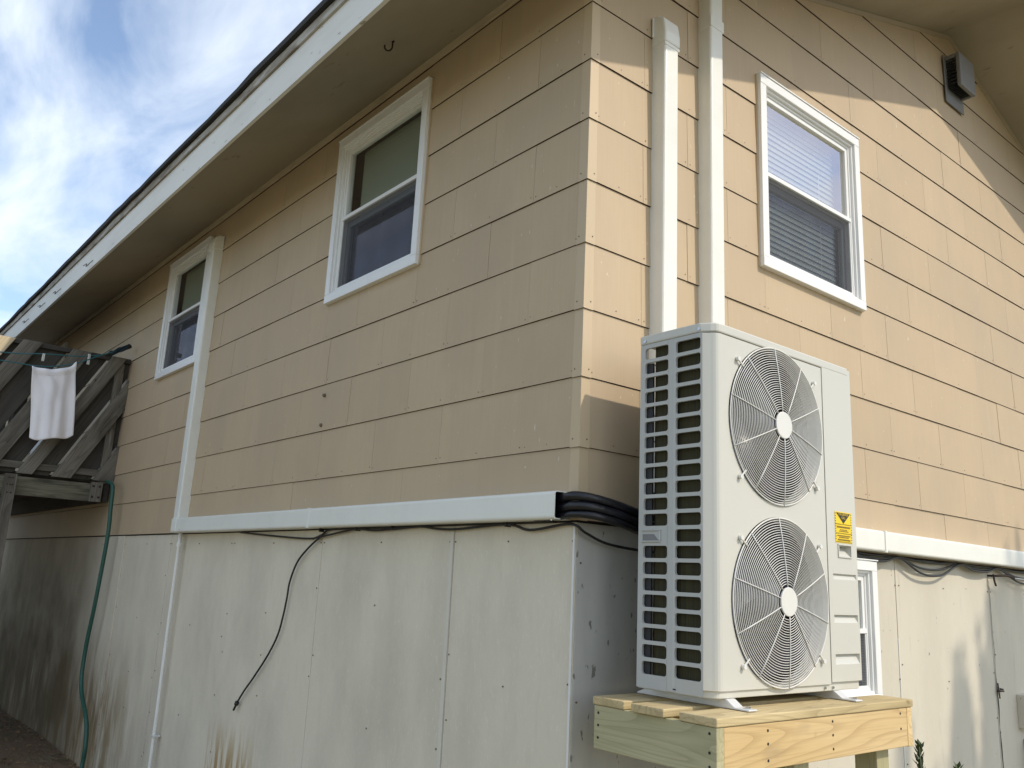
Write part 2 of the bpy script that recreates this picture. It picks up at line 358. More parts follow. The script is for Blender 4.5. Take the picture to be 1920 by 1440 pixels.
# ------------------------------------------------------------------ the house
H = .28; PW = .607
house = thing('house', 'tan shingle-sided house with white eaves and grey panelled basement wall', 'house', (3.63, 6.5, -4.2))
SL = .347; SOF = .33; RX = 3.633; HX = 2*RX; HY = 13.0; EAVE = .60; RAKE = .66
def sof(x): return SOF+SL*(x if x <= RX else HX-x)
winsL = [(1.23, 2.233, -.895, .18), (4.42, 5.41, -.89, .18)]
doorL = (9.35, 10.35, -1.72, .20)
winsR = [(1.195, 2.185, -.892, .176)]
bwin = (1.15, 2.165, -3.0, -2.285)
holeM = .045
def subtract(rect, holes):
    rs = [rect]
    for (a, b, c, d) in holes:
        nr = []
        for (s0, s1, z0, z1) in rs:
            if b <= s0 or a >= s1 or d <= z0 or c >= z1: nr.append((s0, s1, z0, z1)); continue
            if a > s0: nr.append((s0, a, z0, z1))
            if b < s1: nr.append((b, s1, z0, z1))
            m0, m1 = max(a, s0), min(b, s1)
            if c > z0: nr.append((m0, m1, z0, c))
            if d < z1: nr.append((m0, m1, d, z1))
        rs = nr
    return rs
# backing walls
hol = lambda ws: [(a+holeM, b-holeM, c+holeM, d-holeM) for a, b, c, d in ws]
wl = MB()
for r in subtract((0.14, HY, -4.3, SOF), hol(winsL+[doorL])): wbox(wl, WL, r[0], r[1], -.14, -.012, r[2], r[3])
wallL = part('wall', wl, M['room'], house)
wr = MB()
for r in subtract((0.012, HX, -4.3, SOF), hol(winsR+[bwin])): wbox(wr, WR, r[0], r[1], -.14, -.012, r[2], r[3])
wr.prism([(.012, .012, SOF), (HX, .012, SOF), (RX, .012, sof(RX))], (0, .128, 0))
wallR = part('wall', wr, M['room'], house)

# siding shingles
DB, DT = .0098, .0035
def dprof(z, zb): return DB+(DT-DB)*(z-zb)/H
def shingle_mb(W, poly, zb, o=None):
    """poly: convex (s, z) list, counter-clockwise; outer face leans with the lap"""
    mb = MB(); k = len(poly)
    mb.v = [tuple(W(s, dprof(z, zb), z)) for s, z in poly]+[tuple(W(s, -.010, z)) for s, z in poly]
    mb.f = [tuple(range(k)), tuple(range(k, 2*k))[::-1]]; mb.m = [0, 0]
    for i in range(k):
        j = (i+1) % k; mb.f.append((i, j, k+j, k+i))
        mb.m.append(1 if abs(poly[i][1]-poly[j][1]) < 1e-4 and abs(poly[i][1]-zb) < .006 else 0)
    return mb
def clip(poly, f):
    o = []
    for i in range(len(poly)):
        a, b = poly[i], poly[(i+1) % len(poly)]; fa, fb = f(a), f(b)
        if fa >= 0: o.append(a)
        if (fa >= 0) != (fb >= 0):
            t = fa/(fa-fb); o.append((a[0]+(b[0]-a[0])*t, a[1]+(b[1]-a[1])*t))
    return o
nails = {}
def side_wall(W, wall, smax, holes, gable, z_top, caps):
    share = {}; cnt = 0; nm = MB()
    for k in range(-7 if gable else -2, 8):
        zb = -(k+1)*H; zt = -k*H-.002
        if zb > z_top: continue
        off = .332 if k % 2 == 0 else .03
        s = off-PW
        while s < smax:
            jit = random.uniform(-.004, .004)
            s0, s1 = max(s+.0008, .004 if caps else 0), min(s+PW-.0008, smax)
            s += PW
            if s1-s0 < .02: continue
            for r in subtract((s0, s1, zb, zt), [(a+.012, b-.012, c+.012, d-.012) for a, b, c, d in holes]):
                poly = [(r[0], r[2]), (r[1], r[2]), (r[1], r[3]), (r[0], r[3])]
                if gable:
                    poly = clip(poly, lambda p: sof(0)+SL*p[0]-p[1]-.004)
                    poly = clip(poly, lambda p: sof(0)+SL*(HX-p[0])-p[1]-.004) if poly else poly
                else: poly = clip(poly, lambda p: z_top-p[1])
                if len(poly) < 3: continue
                full = len(poly) == 4 and abs(r[1]-r[0]-(PW-.0016)) < 1e-6 and abs(r[3]-r[2]-(H-.002)) < 1e-6 and abs(max(p[1] for p in poly)-zt) < 1e-6
                c = Vector(W((r[0]+r[1])/2, random.uniform(-.0012, .0012), zb))
                if full:
                    if 'f' not in share:
                        share['f'] = mesh_of('shingle', shingle_mb(W, [(-(PW-.0016)/2, 0), ((PW-.0016)/2, 0), ((PW-.0016)/2, H-.002), (-(PW-.0016)/2, H-.002)], 0), [M['siding'], M['siding_edge']])
                    me = share['f']
                else:
                    me = mesh_of('shingle', shingle_mb(W, poly, zb), [M['siding'], M['siding_edge']], W((r[0]+r[1])/2, 0, zb))
                o = bpy.data.objects.new('shingle', me); COL.objects.link(o); o.parent = wall; o.location = c-org(wall); cnt += 1
                if abs(r[2]-zb) < 1e-6 and max(p[1] for p in poly) > zb+.06:
                    for sn in (r[0]+.016, (r[0]+r[1])/2+.01, r[1]-.016):
                        if random.random() < .8:
                            q = W(sn, dprof(zb+.022, zb)-.001, zb+.02+random.uniform(0, .008)); nm.disc(q, .0028, W(0, 1, 0), .0022, 6)
    part('nail', nm, M['nail'], wall, kind='stuff', recalc=False)
    return cnt
random.seed(11)
cl = side_wall(WL, wallL, HY, winsL+[doorL], False, SOF-.03, True)
crr = side_wall(WR, wallR, 5.6, winsR, True, 9, True)
# the far part of the gable wall, out of the picture
rest = MB()
for k in range(-7, 8):
    poly = clip([(5.6, -(k+1)*H), (HX, -(k+1)*H), (HX, -k*H-.002), (5.6, -k*H-.002)], lambda p: sof(0)+SL*(HX-p[0])-p[1]-.004)
    if len(poly) > 2:
        q = shingle_mb(WR, poly, -(k+1)*H); rest.add(q.v, q.f); rest.m[-len(q.f):] = q.m
part('siding_course', rest, [M['siding'], M['siding_edge']], wallR, kind='stuff')
for s_, z_ in ((2.152, -1.468), (2.155, -1.646)):
    part('wall_plug', MB().tube([WL(s_, .004, z_), WL(s_, .020, z_), WL(s_, .022, z_-.004)], [.012, .010, .004], 8), M['nail'], wallL)
# metal corner caps, one to each course
for k in range(-2, 8):
    zb, zt = -(k+1)*H, min(-k*H-.003, SOF-.01)
    mb = MB(); wd = .043; t = .0016
    def ring(z, g_): return [(-(dprof(z, zb)+g_), wd, z), (-(dprof(z, zb)+g_), -(dprof(z, zb)+g_), z), (wd, -(dprof(z, zb)+g_), z)]
    a0, a1, b0, b1 = ring(zb-.003, t), ring(zt, t), ring(zb-.003, -.001), ring(zt, -.001)
    mb.v = a0+a1+b0+b1
    mb.f = [(0,1,4,3),(1,2,5,4),(6,7,10,9),(7,8,11,10),(0,1,7,6),(1,2,8,7),(3,4,10,9),(4,5,11,10),(0,3,9,6),(2,5,11,8)]
    mb.m = [0,0,0,0,1,1,0,0,0,0]
    part('corner_cap', mb, [M['siding_cap'], M['siding_edge']], house)
    if k >= 0:
        nm = MB()
        for z in (zb+.03,):
            nm.disc(WL(.028, dprof(z, zb)+t, z), .003, (-1, 0, 0), .002, 6); nm.disc(WR(.028, dprof(z, zb)+t, z), .003, (0, -1, 0), .002, 6)
        part('nail', nm, M['nail'], house, kind='stuff')

# basement panels
ztop = -8*H-.004
def panels(W, parent, edges, m, holes=(), depth=None):
    for i in range(len(edges)-1):
        d = (depth or {}).get(i, random.uniform(-.006, -.002))
        mb = MB()
        for r in subtract((edges[i]+.0022, edges[i+1]-.0022, -4.3, ztop-.006), holes):
            wbox(mb, W, r[0], r[1], -.011, d, r[2], r[3])
        part('panel', mb, m, parent, bevel=.0012, segs=1)
panels(WL, wallL, [.006, .785, 2.03, 3.283, 4.51, 5.70, 6.15, 7.37, 8.59, 9.81, 11.0, 13.0], M['basement'], depth={6: -.0105, 7: -.0105, 8: -.0105, 9: -.0105, 10: -.0105, 5: .006})
panels(WR, wallR, [.006, 1.14], mat('shaded_cement_board', (.46, .45, .41), .85, fields=[((.36, .35, .32), 'w', (6, 6, 2), .45, .7, .7, dict(detail=6)), ((.12, .11, .09), 'w', (40, 40, 18), .66, .70, .8, dict(detail=2))]))  # darker board colour here includes the outdoor unit's shade
panels(WR, wallR, [1.14, 2.435, 3.635, 4.86, 6.08, HX], M['basement_r'], [(bwin[0]+.012, bwin[1]-.012, bwin[2]+.012, bwin[3]-.012)])
st = MB(); wbox(st, WL, .788, .812, -.004, .0005, -4.3, ztop-.012); part('seam_strip', st, mat('sealed_seam', (.64, .60, .51), .7, fields=[((.70, .665, .58), 'w', (30, 30, 3), .5, .7, .7)]), wallL)
st = MB(); st.box((-.0045, .006, -4.3), (-.001, .016, ztop-.01)); part('corner_strip', st, M['seam'], house)
st = MB(); wbox(st, WR, 2.4325, 2.4375, -.006, -.001, -4.3, -2.68); part('seam_strip', st, M['seam'], wallR)
nm = MB(); random.seed(5)
for e in (.02, .785-.02, .785+.035, 1.41, 2.01, 2.05, 2.66, 3.26, 3.30, 3.9, 4.49, 4.53, 5.1, 5.68, 5.72, 6.4, .40):
    z = -2.32
    while z > -4.1:
        nm.disc(WL(e+random.uniform(-.010, .010), -.004, z), .0036, (-1, 0, 0), .004, 6); z -= random.uniform(.22, .62)
part('nail', nm, M['nail'], wallL, kind='stuff', recalc=False)
nm = MB()
for e in (.03, .6, 1.0, 2.42, 2.46, 3.0, 3.62, 3.66, 4.2, 4.8):
    z = -2.4
    while z > -4.1:
        nm.disc(WR(e+random.uniform(-.010, .010), -.004, z), .0036, (0, -1, 0), .004, 6); z -= random.uniform(.25, .6)
part('nail', nm, M['nail'], wallR, kind='stuff', recalc=False)
# a cracked joint with a wire tie
cr_ = MB(); pts = [(3.637, -.0005, -2.33)]
random.seed(9)
for i in range(1, 16): pts.append((3.637+random.uniform(-.006, .006)+.001*i, -.0005, -2.33-.11*i))
cr_.tube([WR(p_[0], .0005, p_[2]) for p_ in pts], [random.choice((.0012, .0022, .003)) for _ in pts], 5)
part('joint_crack', cr_, M['black'], wallR, recalc=False)

# soffits, fascia, roof
so_ = MB(); T = .012
def slab(mb, P, up, mi=0):
    k = len(P); mb.add(P+[(x, y, z+up) for x, y, z in P], [tuple(range(k))[::-1], tuple(range(k, 2*k))]+[(i, (i+1) % k, k+(i+1) % k, k+i) for i in range(k)], mi)
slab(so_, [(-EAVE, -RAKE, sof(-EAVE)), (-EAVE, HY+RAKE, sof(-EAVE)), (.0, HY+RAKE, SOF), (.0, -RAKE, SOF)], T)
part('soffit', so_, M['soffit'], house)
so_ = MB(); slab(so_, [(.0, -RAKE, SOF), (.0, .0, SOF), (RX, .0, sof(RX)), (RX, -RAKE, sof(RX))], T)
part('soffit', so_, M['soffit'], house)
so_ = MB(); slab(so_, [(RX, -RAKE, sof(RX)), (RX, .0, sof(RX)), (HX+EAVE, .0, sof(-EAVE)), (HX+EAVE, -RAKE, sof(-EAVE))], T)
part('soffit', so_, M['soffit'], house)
# mouldings where soffit and walls meet
qm = MB(); qm.prism([(-.022, 0, SOF-.008), (-.0, 0, SOF-.004), (-.0, 0, SOF-.045), (-.014, 0, SOF-.040)], (0, HY, 0)); part('moulding', qm, mat('tan_moulding', (.50, .42, .29), .6, fields=[((.30, .25, .17), 'w', (8, 3, 20), .5, .7, .6)]), house)
qm = MB()
for x0, x1 in ((.02, RX), (RX, HX)):
    qm.prism([(x0, -.020, sof(x0)-.002), (x0, 0, sof(x0)-.002), (x0, 0, sof(x0)-.032), (x0, -.012, sof(x0)-.030)], (x1-x0, 0, sof(x1)-sof(x0)))
part('moulding', qm, mat('gable_moulding', (.36, .29, .19), .65), house)
fa = MB()
y0 = -RAKE-.03
random.seed(21)
ys = [y0+(HY+2*RAKE+.06)*i/60 for i in range(61)]
def strip(mb, x0, x1, zb_, zt_, amp, mi=0):
    a = []; 
    for i, y in enumerate(ys):
        w_ = amp*(mnoise.noise((y*.9, x0*9, zt_*3))+.6*mnoise.noise((y*4, 1, zt_)))
        a.append([(x0, y, zb_+w_*.35), (x1, y, zb_+w_*.35), (x1, y, zt_+w_), (x0, y, zt_+w_)])
    vs_ = [p for q in a for p in q]; fs_ = []
    for i in range(len(a)-1):
        for j in range(4): fs_.append((4*i+j, 4*i+(j+1) % 4, 4*i+4+(j+1) % 4, 4*i+4+j))
    fs_ += [(0, 1, 2, 3), tuple(4*(len(a)-1)+j for j in (3, 2, 1, 0))]; mb.add(vs_, fs_, mi)
strip(fa, -EAVE-.022, -EAVE-.001, .088, .292, .003)
fas = part('fascia', fa, M['fascia'], house)
fa = MB(); strip(fa, -EAVE-.036, -EAVE-.008, .294, .352, .013); part('drip_board', fa, M['dripboard'], house)
fa = MB(); strip(fa, -EAVE-.06, -EAVE+.05, .356, .392, .020); part('shingle_edge', fa, M['shingle_roof'], house)
for (yy, zz) in ((5.7, .15), (6.9, .17), (7.6, .18), (8.4, .17)):      # curls of peeling paint
    mb = MB(); x = -EAVE-.024
    mb.tube(smoothpath([(x, yy, zz), (x-.02, yy+.02, zz-.03), (x-.03, yy+.09, zz-.045), (x-.02, yy+.13, zz-.005), (x-.03, yy+.20, zz-.01)], 4), .0032, 5)
    part('paint_curl', mb, M['iron'], fas)
for sgn in (0, 1):                                                    # rake boards
    x0, x1 = ((-EAVE-.02, RX) if sgn == 0 else (RX, HX+EAVE+.02))
    fa = MB(); fa.prism([(x0, -RAKE-.022, sof(x0)-.034), (x0, -RAKE-.001, sof(x0)-.034), (x0, -RAKE-.001, sof(x0)+.20), (x0, -RAKE-.022, sof(x0)+.20)], (x1-x0, 0, sof(x1)-sof(x0)))
    part('rake_board', fa, M['fascia'], house)
    fa = MB(); slab(fa, [(x0, -RAKE-.06, sof(x0)+.235), (x1, -RAKE-.06, sof(x1)+.235), (x1, HY+RAKE+.06, sof(x1)+.235), (x0, HY+RAKE+.06, sof(x0)+.235)], .05)
    part('roof', fa, M['shingle_roof'], house)
fa = MB(); fa.box((HX+EAVE, -RAKE, sof(-EAVE)-.03), (HX+EAVE+.02, HY+RAKE, sof(-EAVE)+.2)); part('fascia', fa, M['fascia'], house)
fa = MB(); fa.box((.14, HY-.01, -4.3), (HX, HY, SOF)); fa.box((HX-.012, .14, -4.3), (HX, HY-.01, SOF))
fa.prism([(0, HY-.01, SOF), (HX, HY-.01, SOF), (RX, HY-.01, sof(RX))], (0, .01, 0)); part('wall', fa, M['siding'], house)
hk = MB(); hx, hy = -.335, 1.13; hz = sof(hx)
hk.tube([(hx, hy, hz+.004), (hx, hy, hz-.03)]+[(hx-.775*(.020-.020*math.cos(a)), hy+.63*(.020-.020*math.cos(a)), hz-.032-.024*math.sin(a)) for a in [R(q) for q in range(15, 200, 15)]], .0046, 7)
part('cup_hook', hk, M['iron'], house, smooth=True)
hk = MB(); hk.disc((hx, hy, hz-.002), .009, (0, 0, 1), .004, 10); part('hook_plate', hk, M['iron'], house)

# windows
def window(W, s0, s1, z0, z1, shade, glass, wname='window', dark=False):
    root = part(wname, MB().box(W(s0+.047, -.30, z0+.047), W(s1-.047, -.29, z1-.047)), M['room'], house)     # room side
    box = MB(); a, b, c, d = s0+.046, s1-.046, z0+.046, z1-.046
    for q in ((a-.004, a, c, d), (b, b+.004, c, d), (a, b, c-.004, c), (a, b, d, d+.004)):
        wbox(box, W, q[0], q[1], -.30, -.06, q[2], q[3])
    part('reveal', box, M['room'], root)
    fw = .052; D = .037
    fr = MB()
    wbox(fr, W, s0, s0+fw, -.03, D, z0+fw, z1-fw); wbox(fr, W, s1-fw, s1, -.03, D, z0+fw, z1-fw)
    wbox(fr, W, s0, s1, -.03, D+.001, z0, z0+fw); wbox(fr, W, s0, s1, -.03, D+.001, z1-fw, z1)
    part('casing', fr, M['vinyl'], root, bevel=.003)
    fr = MB()
    for i, (o0, o1, dd) in enumerate(((fw-.001, fw+.014, .022), (fw+.013, fw+.028, .008))):
        wbox(fr, W, s0+o0, s0+o1, -.05, dd, z0+o1, z1-o1); wbox(fr, W, s1-o1, s1-o0, -.05, dd, z0+o1, z1-o1)
        wbox(fr, W, s0+o0, s1-o0, -.05, dd+.001, z0+o0, z0+o1); wbox(fr, W, s0+o0, s1-o0, -.05, dd+.001, z1-o1, z1-o0)
    part('inner_frame', fr, M['vinyl'], root, bevel=.0015, segs=1)
    i = fw+.028; zm = (z0+z1)/2+.0
    a, b, c, d = s0+i, s1-i, z0+i, z1-i
    us = MB(); t = .024
    wbox(us, W, a, a+t, -.03, .002, zm, d); wbox(us, W, b-t, b, -.03, .002, zm, d); wbox(us, W, a+t, b-t, -.03, .003, d-t, d); wbox(us, W, a, b, -.03, .010, zm-.012, zm+.012)
    part('upper_sash', us, M['vinyl'], root, bevel=.0015, segs=1)
    part('pane', MB().box(W(a+t, -.016, zm+.012), W(b-t, -.012, d-t)), glass, root)
    ls = MB(); t2 = .034
    wbox(ls, W, a, a+t2, -.058, -.032, c, zm-.012); wbox(ls, W, b-t2, b, -.058, -.032, c, zm-.012)
    wbox(ls, W, a+t2, b-t2, -.058, -.032, c, c+t2); wbox(ls, W, a+t2, b-t2, -.058, -.031, zm-.050, zm-.012)
    part('lower_sash', ls, M['alu'], root, bevel=.0015, segs=1)
    part('pane', MB().box(W(a+t2, -.047, c+t2), W(b-t2, -.043, zm-.050)), M['glass'], root)
    sf = MB(); q = .010
    wbox(sf, W, a, a+q, -.006, .004, c+q, zm-.0125); wbox(sf, W, b-q, b, -.006, .004, c+q, zm-.0125); wbox(sf, W, a, b, -.006, .005, c, c+q)
    part('screen_frame', sf, M['vinyl'], root)
    sc_ = MB(); sc_.add([W(a+q, -.002, c+q), W(b-q, -.002, c+q), W(b-q, -.002, zm-.012), W(a+q, -.002, zm-.012)], [(0, 1, 2, 3)]); part('insect_screen', sc_, M['screen'], root, recalc=False)
    if shade == 'blind':
        bl = MB(); z = d-.01
        while z > c+.01:
            bl.add([W(a+.004, -.075, z-.017), W(b-.03, -.075, z-.017), W(b-.03, -.088, z+.017), W(a+.004, -.088, z+.017),
                    W(a+.004, -.077, z-.018), W(b-.03, -.077, z-.018), W(b-.03, -.090, z+.016), W(a+.004, -.090, z+.016)], [(0,1,2,3),(7,6,5,4),(0,4,5,1),(2,6,7,3)]); z -= .033
        part('blind', bl, M['blind'], root, kind='stuff')
        bl = MB(); wbox(bl, W, b-.18, b-.175, -.083, -.080, c+.02, d-.2); part('blind_wand', bl, M['vinyl'], root)
    else:
        bl = MB(); z = d-.01
        while z > zm+.02:
            bl.add([W(a+.004, -.072, z-.017), W(b-.06, -.072, z-.017), W(b-.06, -.080, z+.017), W(a+.004, -.080, z+.017)], [(0, 1, 2, 3)]); z -= .026
        part('blind', bl, M['curtain'], root, kind='stuff', recalc=False)
    cap = MB(); wbox(cap, W, s0-.003, s1+.003, -.02, D+.006, z1+.0005, z1+.007); part('drip_cap', cap, M['vinyl'], root)
    for sa, sb in ((s0-.007, s0-.0005), (s1+.0005, s1+.007)):
        part('caulk_bead', wbox(MB(), W, sa, sb, -.005, .017, z0, z1+.004), M['siding_cap'], root, bevel=.002, segs=1)
    return root
window(WL, *winsL[0], 'half', M['glass'])
window(WL, *winsL[1], 'half', M['glass'])
window(WR, *winsR[0], 'blind', M['glass_coated'])
window(WR, *bwin, 'half', M['glass'])
# back door at the deck
dr = part('door', MB().box(WL(doorL[0]+.05, -.06, doorL[2]), WL(doorL[1]-.05, -.02, doorL[3]-.05)), M['white'], house)
dm = MB(); wbox(dm, WL, doorL[0], doorL[0]+.06, -.04, .03, doorL[2], doorL[3]); wbox(dm, WL, doorL[1]-.06, doorL[1], -.04, .03, doorL[2], doorL[3]); wbox(dm, WL, doorL[0]+.06, doorL[1]-.06, -.04, .03, doorL[3]-.06, doorL[3])
part('door_frame', dm, M['vinyl'], dr)
dm = MB(); dm.tube([WL(doorL[0]+.11, -.02, -.75), WL(doorL[0]+.11, .045, -.75)], [.012, .028], 10); part('door_handle', dm, M['galv'], dr)

# gable vent hood
vt = thing('wall_vent', 'grey plastic vent hood high on the gable under the roof peak', 'vent', (3.63, 0, 1.0))
vx0, vx1, vz0, vz1, vd = 3.50, 3.74, 1.07, 1.35, .125
mb = MB(); mb.box(WR(vx0, vd, vz0+.02), WR(vx1, vd-.03, vz1)); mb.box(WR(vx0, vd-.03, vz1-.03), WR(vx1, .016, vz1))
mb.box(WR(vx1-.02, vd-.03, vz0+.02), WR(vx1, .016, vz1-.03))
part('hood', mb, M['vent'], vt, bevel=.008)
mb = MB(); mb.box(WR(vx0-.02, .026, vz0-.08), WR(vx1+.02, .0165, vz1+.01)); part('back_plate', mb, M['vent'], vt, bevel=.002, segs=1)
for side in range(2):
    for i in range(9 if side else 8):
        mb = MB()
        if side == 0:
            z = vz0+.045+i*.028; mb.prism([WR(vx0+.004, vd-.031, z), WR(vx0+.012, vd-.031, z+.02), WR(vx0+.014, vd-.031, z+.02), WR(vx0+.006, vd-.031, z)], (0, vd-.06, 0))
        else:
            x = vx0+.016+i*.022; mb.prism([WR(x, vd-.031, vz0+.022), WR(x+.014, vd-.031, vz0+.036), WR(x+.016, vd-.031, vz0+.036), WR(x+.002, vd-.031, vz0+.022)], (0, vd-.06, 0))
        part('louvre', mb, M['ac_dark'], vt)

# ------------------------------------------------------------------ line-set covers
def duct(name, label, W, runs, group=None, loc=None, caps=()):
    return None
def channel(W, axis, c0, c1, a0, a1, D, t=.0035, rad=.012):
    """hollow cover: axis 'z' runs vertically (c across s), axis 's' runs along the wall (c across z)"""
    mb = MB()
    prof = [(c0, .0)]
    for q in (180, 150, 120, 90): prof.append((c0+rad+rad*math.cos(R(q)), D-rad+rad*math.sin(R(q))))
    for q in (90, 60, 30, 0): prof.append((c1-rad+rad*math.cos(R(q)), D-rad+rad*math.sin(R(q))))
    prof.append((c1, .0))
    inn = [(c0+t, 0)]
    for q in (180, 150, 120, 90): inn.append((c0+rad+(rad-t)*math.cos(R(q)), D-rad+(rad-t)*math.sin(R(q))))
    for q in (90, 60, 30, 0): inn.append((c1-rad+(rad-t)*math.cos(R(q)), D-rad+(rad-t)*math.sin(R(q))))
    inn.append((c1-t, 0)); k = len(prof)
    def pos(c, d, a): return tuple(W(c, d, a)) if axis == 'z' else tuple(W(a, d, c))
    for a in (a0, a1):
        mb.v += [pos(c, d, a) for c, d in prof]+[pos(c, d, a) for c, d in inn]
    for i in range(k-1):
        mb.f += [(i, i+1, 2*k+i+1, 2*k+i), (k+i, k+i+1, 3*k+i+1, 3*k+i), (i, i+1, k+i+1, k+i), (2*k+i, 2*k+i+1, 3*k+i+1, 3*k+i)]; mb.m += [0, 1, 0, 0]
    mb.f += [(0, k, 3*k, 2*k), (k-1, 2*k-1, 4*k-1, 3*k-1)]; mb.m += [0, 0]
    return mb
DM = [M['duct'], M['duct_dark']]
def end_cap(W, s0, s1, z0, z1, D):
    """entry cover whose front leans back to the wall at its top"""
    mb = MB(); c = [(0, z0), (D, z0), (D, z0+.055), (D-.012, z1-.025), (D-.045, z1), (0, z1)]
    k = len(c); mb.v = [tuple(W(s0, d, z)) for d, z in c]+[tuple(W(s1, d, z)) for d, z in c]
    mb.f = [tuple(range(k)), tuple(range(k, 2*k))[::-1]]+[(i, (i+1) % k, k+(i+1) % k, k+i) for i in range(k)]; mb.m = [0]*len(mb.f); return mb
DD = .082
t1 = thing('line_cover', 'shorter white pipe cover with capped top rising behind the outdoor unit', 'pipe cover', WR(.435, 0, -2.1))
part('channel', channel(WR, 'z', .386, .482, -2.1, -.03, DD), DM, t1, smooth=False)
part('end_cap', end_cap(WR, .381, .487, -.045, .105, DD+.006), M['duct'], t1, bevel=.010)
mb = MB(); wbox(mb, WR, .372, .40, 0.013, .019, .0, .10); part('cap_flange', mb, M['duct'], t1, bevel=.002)
mb = MB(); wbox(mb, WR, .383, .485, .014, DD+.0025, -.062, -.046); part('joint_ring', mb, M['duct'], t1, bevel=.002)
t2 = thing('line_cover', 'taller white pipe cover running up out of frame beside the sunlit window', 'pipe cover', WR(.77, 0, -2.1))
part('channel', channel(WR, 'z', .720, .818, -2.1, .62, DD), DM, t2)
mb = MB(); wbox(mb, WR, .717, .821, .014, DD+.003, .20, .26); part('coupling', mb, M['duct'], t2, bevel=.003)
part('end_cap', end_cap(WR, .717, .821, .60, .70, DD+.003), M['duct'], t2, bevel=.008)
t3 = thing('line_cover', 'L-shaped white pipe cover running from shaded corner to small window', 'pipe cover', WL(2.1, 0, -2.25))
za, zb_ = -2.243, -2.137
part('channel', channel(WL, 's', za, zb_, .035, 2.055, DD+.005), DM, t3, label='long white run along the wall, open at the corner end')
part('channel', channel(WL, 's', za, zb_, 2.062, 4.20, DD+.005), DM, t3)
mb = MB(); wbox(mb, WL, 2.045, 2.073, .012, DD+.0065, za-.0015, zb_+.0015); part('coupling', mb, M['duct'], t3, bevel=.002)
part('channel', channel(WL, 'z', 4.185, 4.287, -2.14, .02, DD), DM, t3, label='upright white run beside the small window')
mb = MB(); wbox(mb, WL, 4.18, 4.295, .012, DD+.009, za-.004, zb_+.006); part('elbow', mb, M['duct'], t3, bevel=.018, segs=3)
part('end_cap', end_cap(WL, 4.18, 4.292, .0, .125, DD+.006), M['duct'], t3, bevel=.010)
mb = MB(); wbox(mb, WL, 4.16, 4.20, .012, .018, .03, .12); part('cap_flange', mb, M['duct'], t3, bevel=.002)
mb = MB(); mb.disc(WL(4.10, DD+.0045, -2.225), .004, (-1, 0, 0), .003, 8); mb.disc(WL(4.235, DD+.004, -.03), .004, (-1, 0, 0), .003, 8); mb.disc(WL(.06, DD-.004, za-.002), .004, (0, 0, -1), .003, 8)
part('screw', mb, M['screw'], t3, kind='stuff')
t4 = thing('line_cover', 'long level white pipe cover on the sunlit wall right of the outdoor unit', 'pipe cover', WR(3.4, 0, -2.25))
part('channel', channel(WR, 's', -2.236, -2.126, 1.3, 2.170, DD+.002), DM, t4)
part('channel', channel(WR, 's', -2.236, -2.126, 2.178, 5.6, DD+.002), DM, t4)
mb = MB(); wbox(mb, WR, 2.166, 2.171, .012, DD+.0035, -2.238, -2.124); wbox(mb, WR, 2.177, 2.195, .012, DD+.0035, -2.238, -2.124); part('coupling', mb, M['duct'], t4, bevel=.002)

# ------------------------------------------------------------------ cables and pipes
def cable(name, label, cat, pts, r, m, group=None, k=7, seg=8, extra=None):
    mb = MB().tube(smoothpath(pts, k), r, seg)
    if extra: extra(mb)
    return solo(name, mb, m, label, cat, smooth=True, group=group)
b1 = []
for i, (dy_, dz_, r_, nm_) in enumerate(((0, -.014, .018, 'topmost'), (0, -.050, .0175, 'middle'), (0, -.081, .014, 'lowest'))):
    z = -2.150+dz_
    pts = [(-.040, .20, z), (-.044, .05, z), (-.058+.004*i, -.035, z+.006), (-.020, -.085-.012*i, z+.000), (.09, -.115-.008*i, z-.018), (.24, -.125, z-.045), (.48, -.125, z-.07), (.60, -.16, z-.08)]
    cable('insulated_pipe', nm_+' black insulated pipe bending from the open cover round the corner', 'pipe', pts, r_, M['insul'], 'insulated pipes at the corner', seg=12)
cable('cable', 'thin black cable strung in loops under the long shaded pipe cover', 'cable',
      [(-.012, 3.16, -2.250), (-.016, 2.7, -2.275), (-.016, 2.2, -2.297), (-.018, 2.03, -2.290), (-.018, 1.75, -2.262), (-.016, 1.63, -2.252), (-.018, 1.45, -2.262), (-.016, 1.28, -2.258), (-.016, 1.04, -2.250), (-.018, .9, -2.262), (-.018, .74, -2.266), (-.016, .40, -2.252), (-.018, .25, -2.277), (-.016, .05, -2.258), (-.022, -.02, -2.265), (.02, -.03, -2.29), (.16, -.028, -2.325), (.42, -.05, -2.34), (.6, -.1, -2.33)], .0056, M['black'])
cable('cable', 'second black cable lying close under the shaded pipe cover', 'cable',
      [(-.010, 2.12, -2.30), (-.010, 2.0, -2.272), (-.010, 1.93, -2.252), (-.012, 1.6, -2.248), (-.010, 1.28, -2.25), (-.010, .8, -2.246), (-.012, .42, -2.247), (-.010, .12, -2.247)], .005, M['black'])
for s_ in (2.03, 1.63, 1.28, .40):
    mb = MB(); mb.box(WL(s_-.006, -.008, -2.262), WL(s_+.006, .024, -2.240)); mb.disc(WL(s_, .022, -2.251), .004, (-1, 0, 0), .004, 6)
    lab = {2.03: 'where the loose cord branches off', 1.63: 'just right of the loose cord', 1.28: 'midway along the shaded cover', .40: 'nearest the house corner'}[s_]
    solo('cable_clip', mb, M['black'], 'small black cable clip '+lab, 'clip', bevel=.002, group='cable clips under the cover')
def knot(mb):
    mb.tube([(-.018, 2.885, -3.268), (-.018, 2.895, -3.282)], .014, 8); mb.tube([(-.018, 2.895, -3.282), (-.018, 2.925, -3.318)], .007, 8)
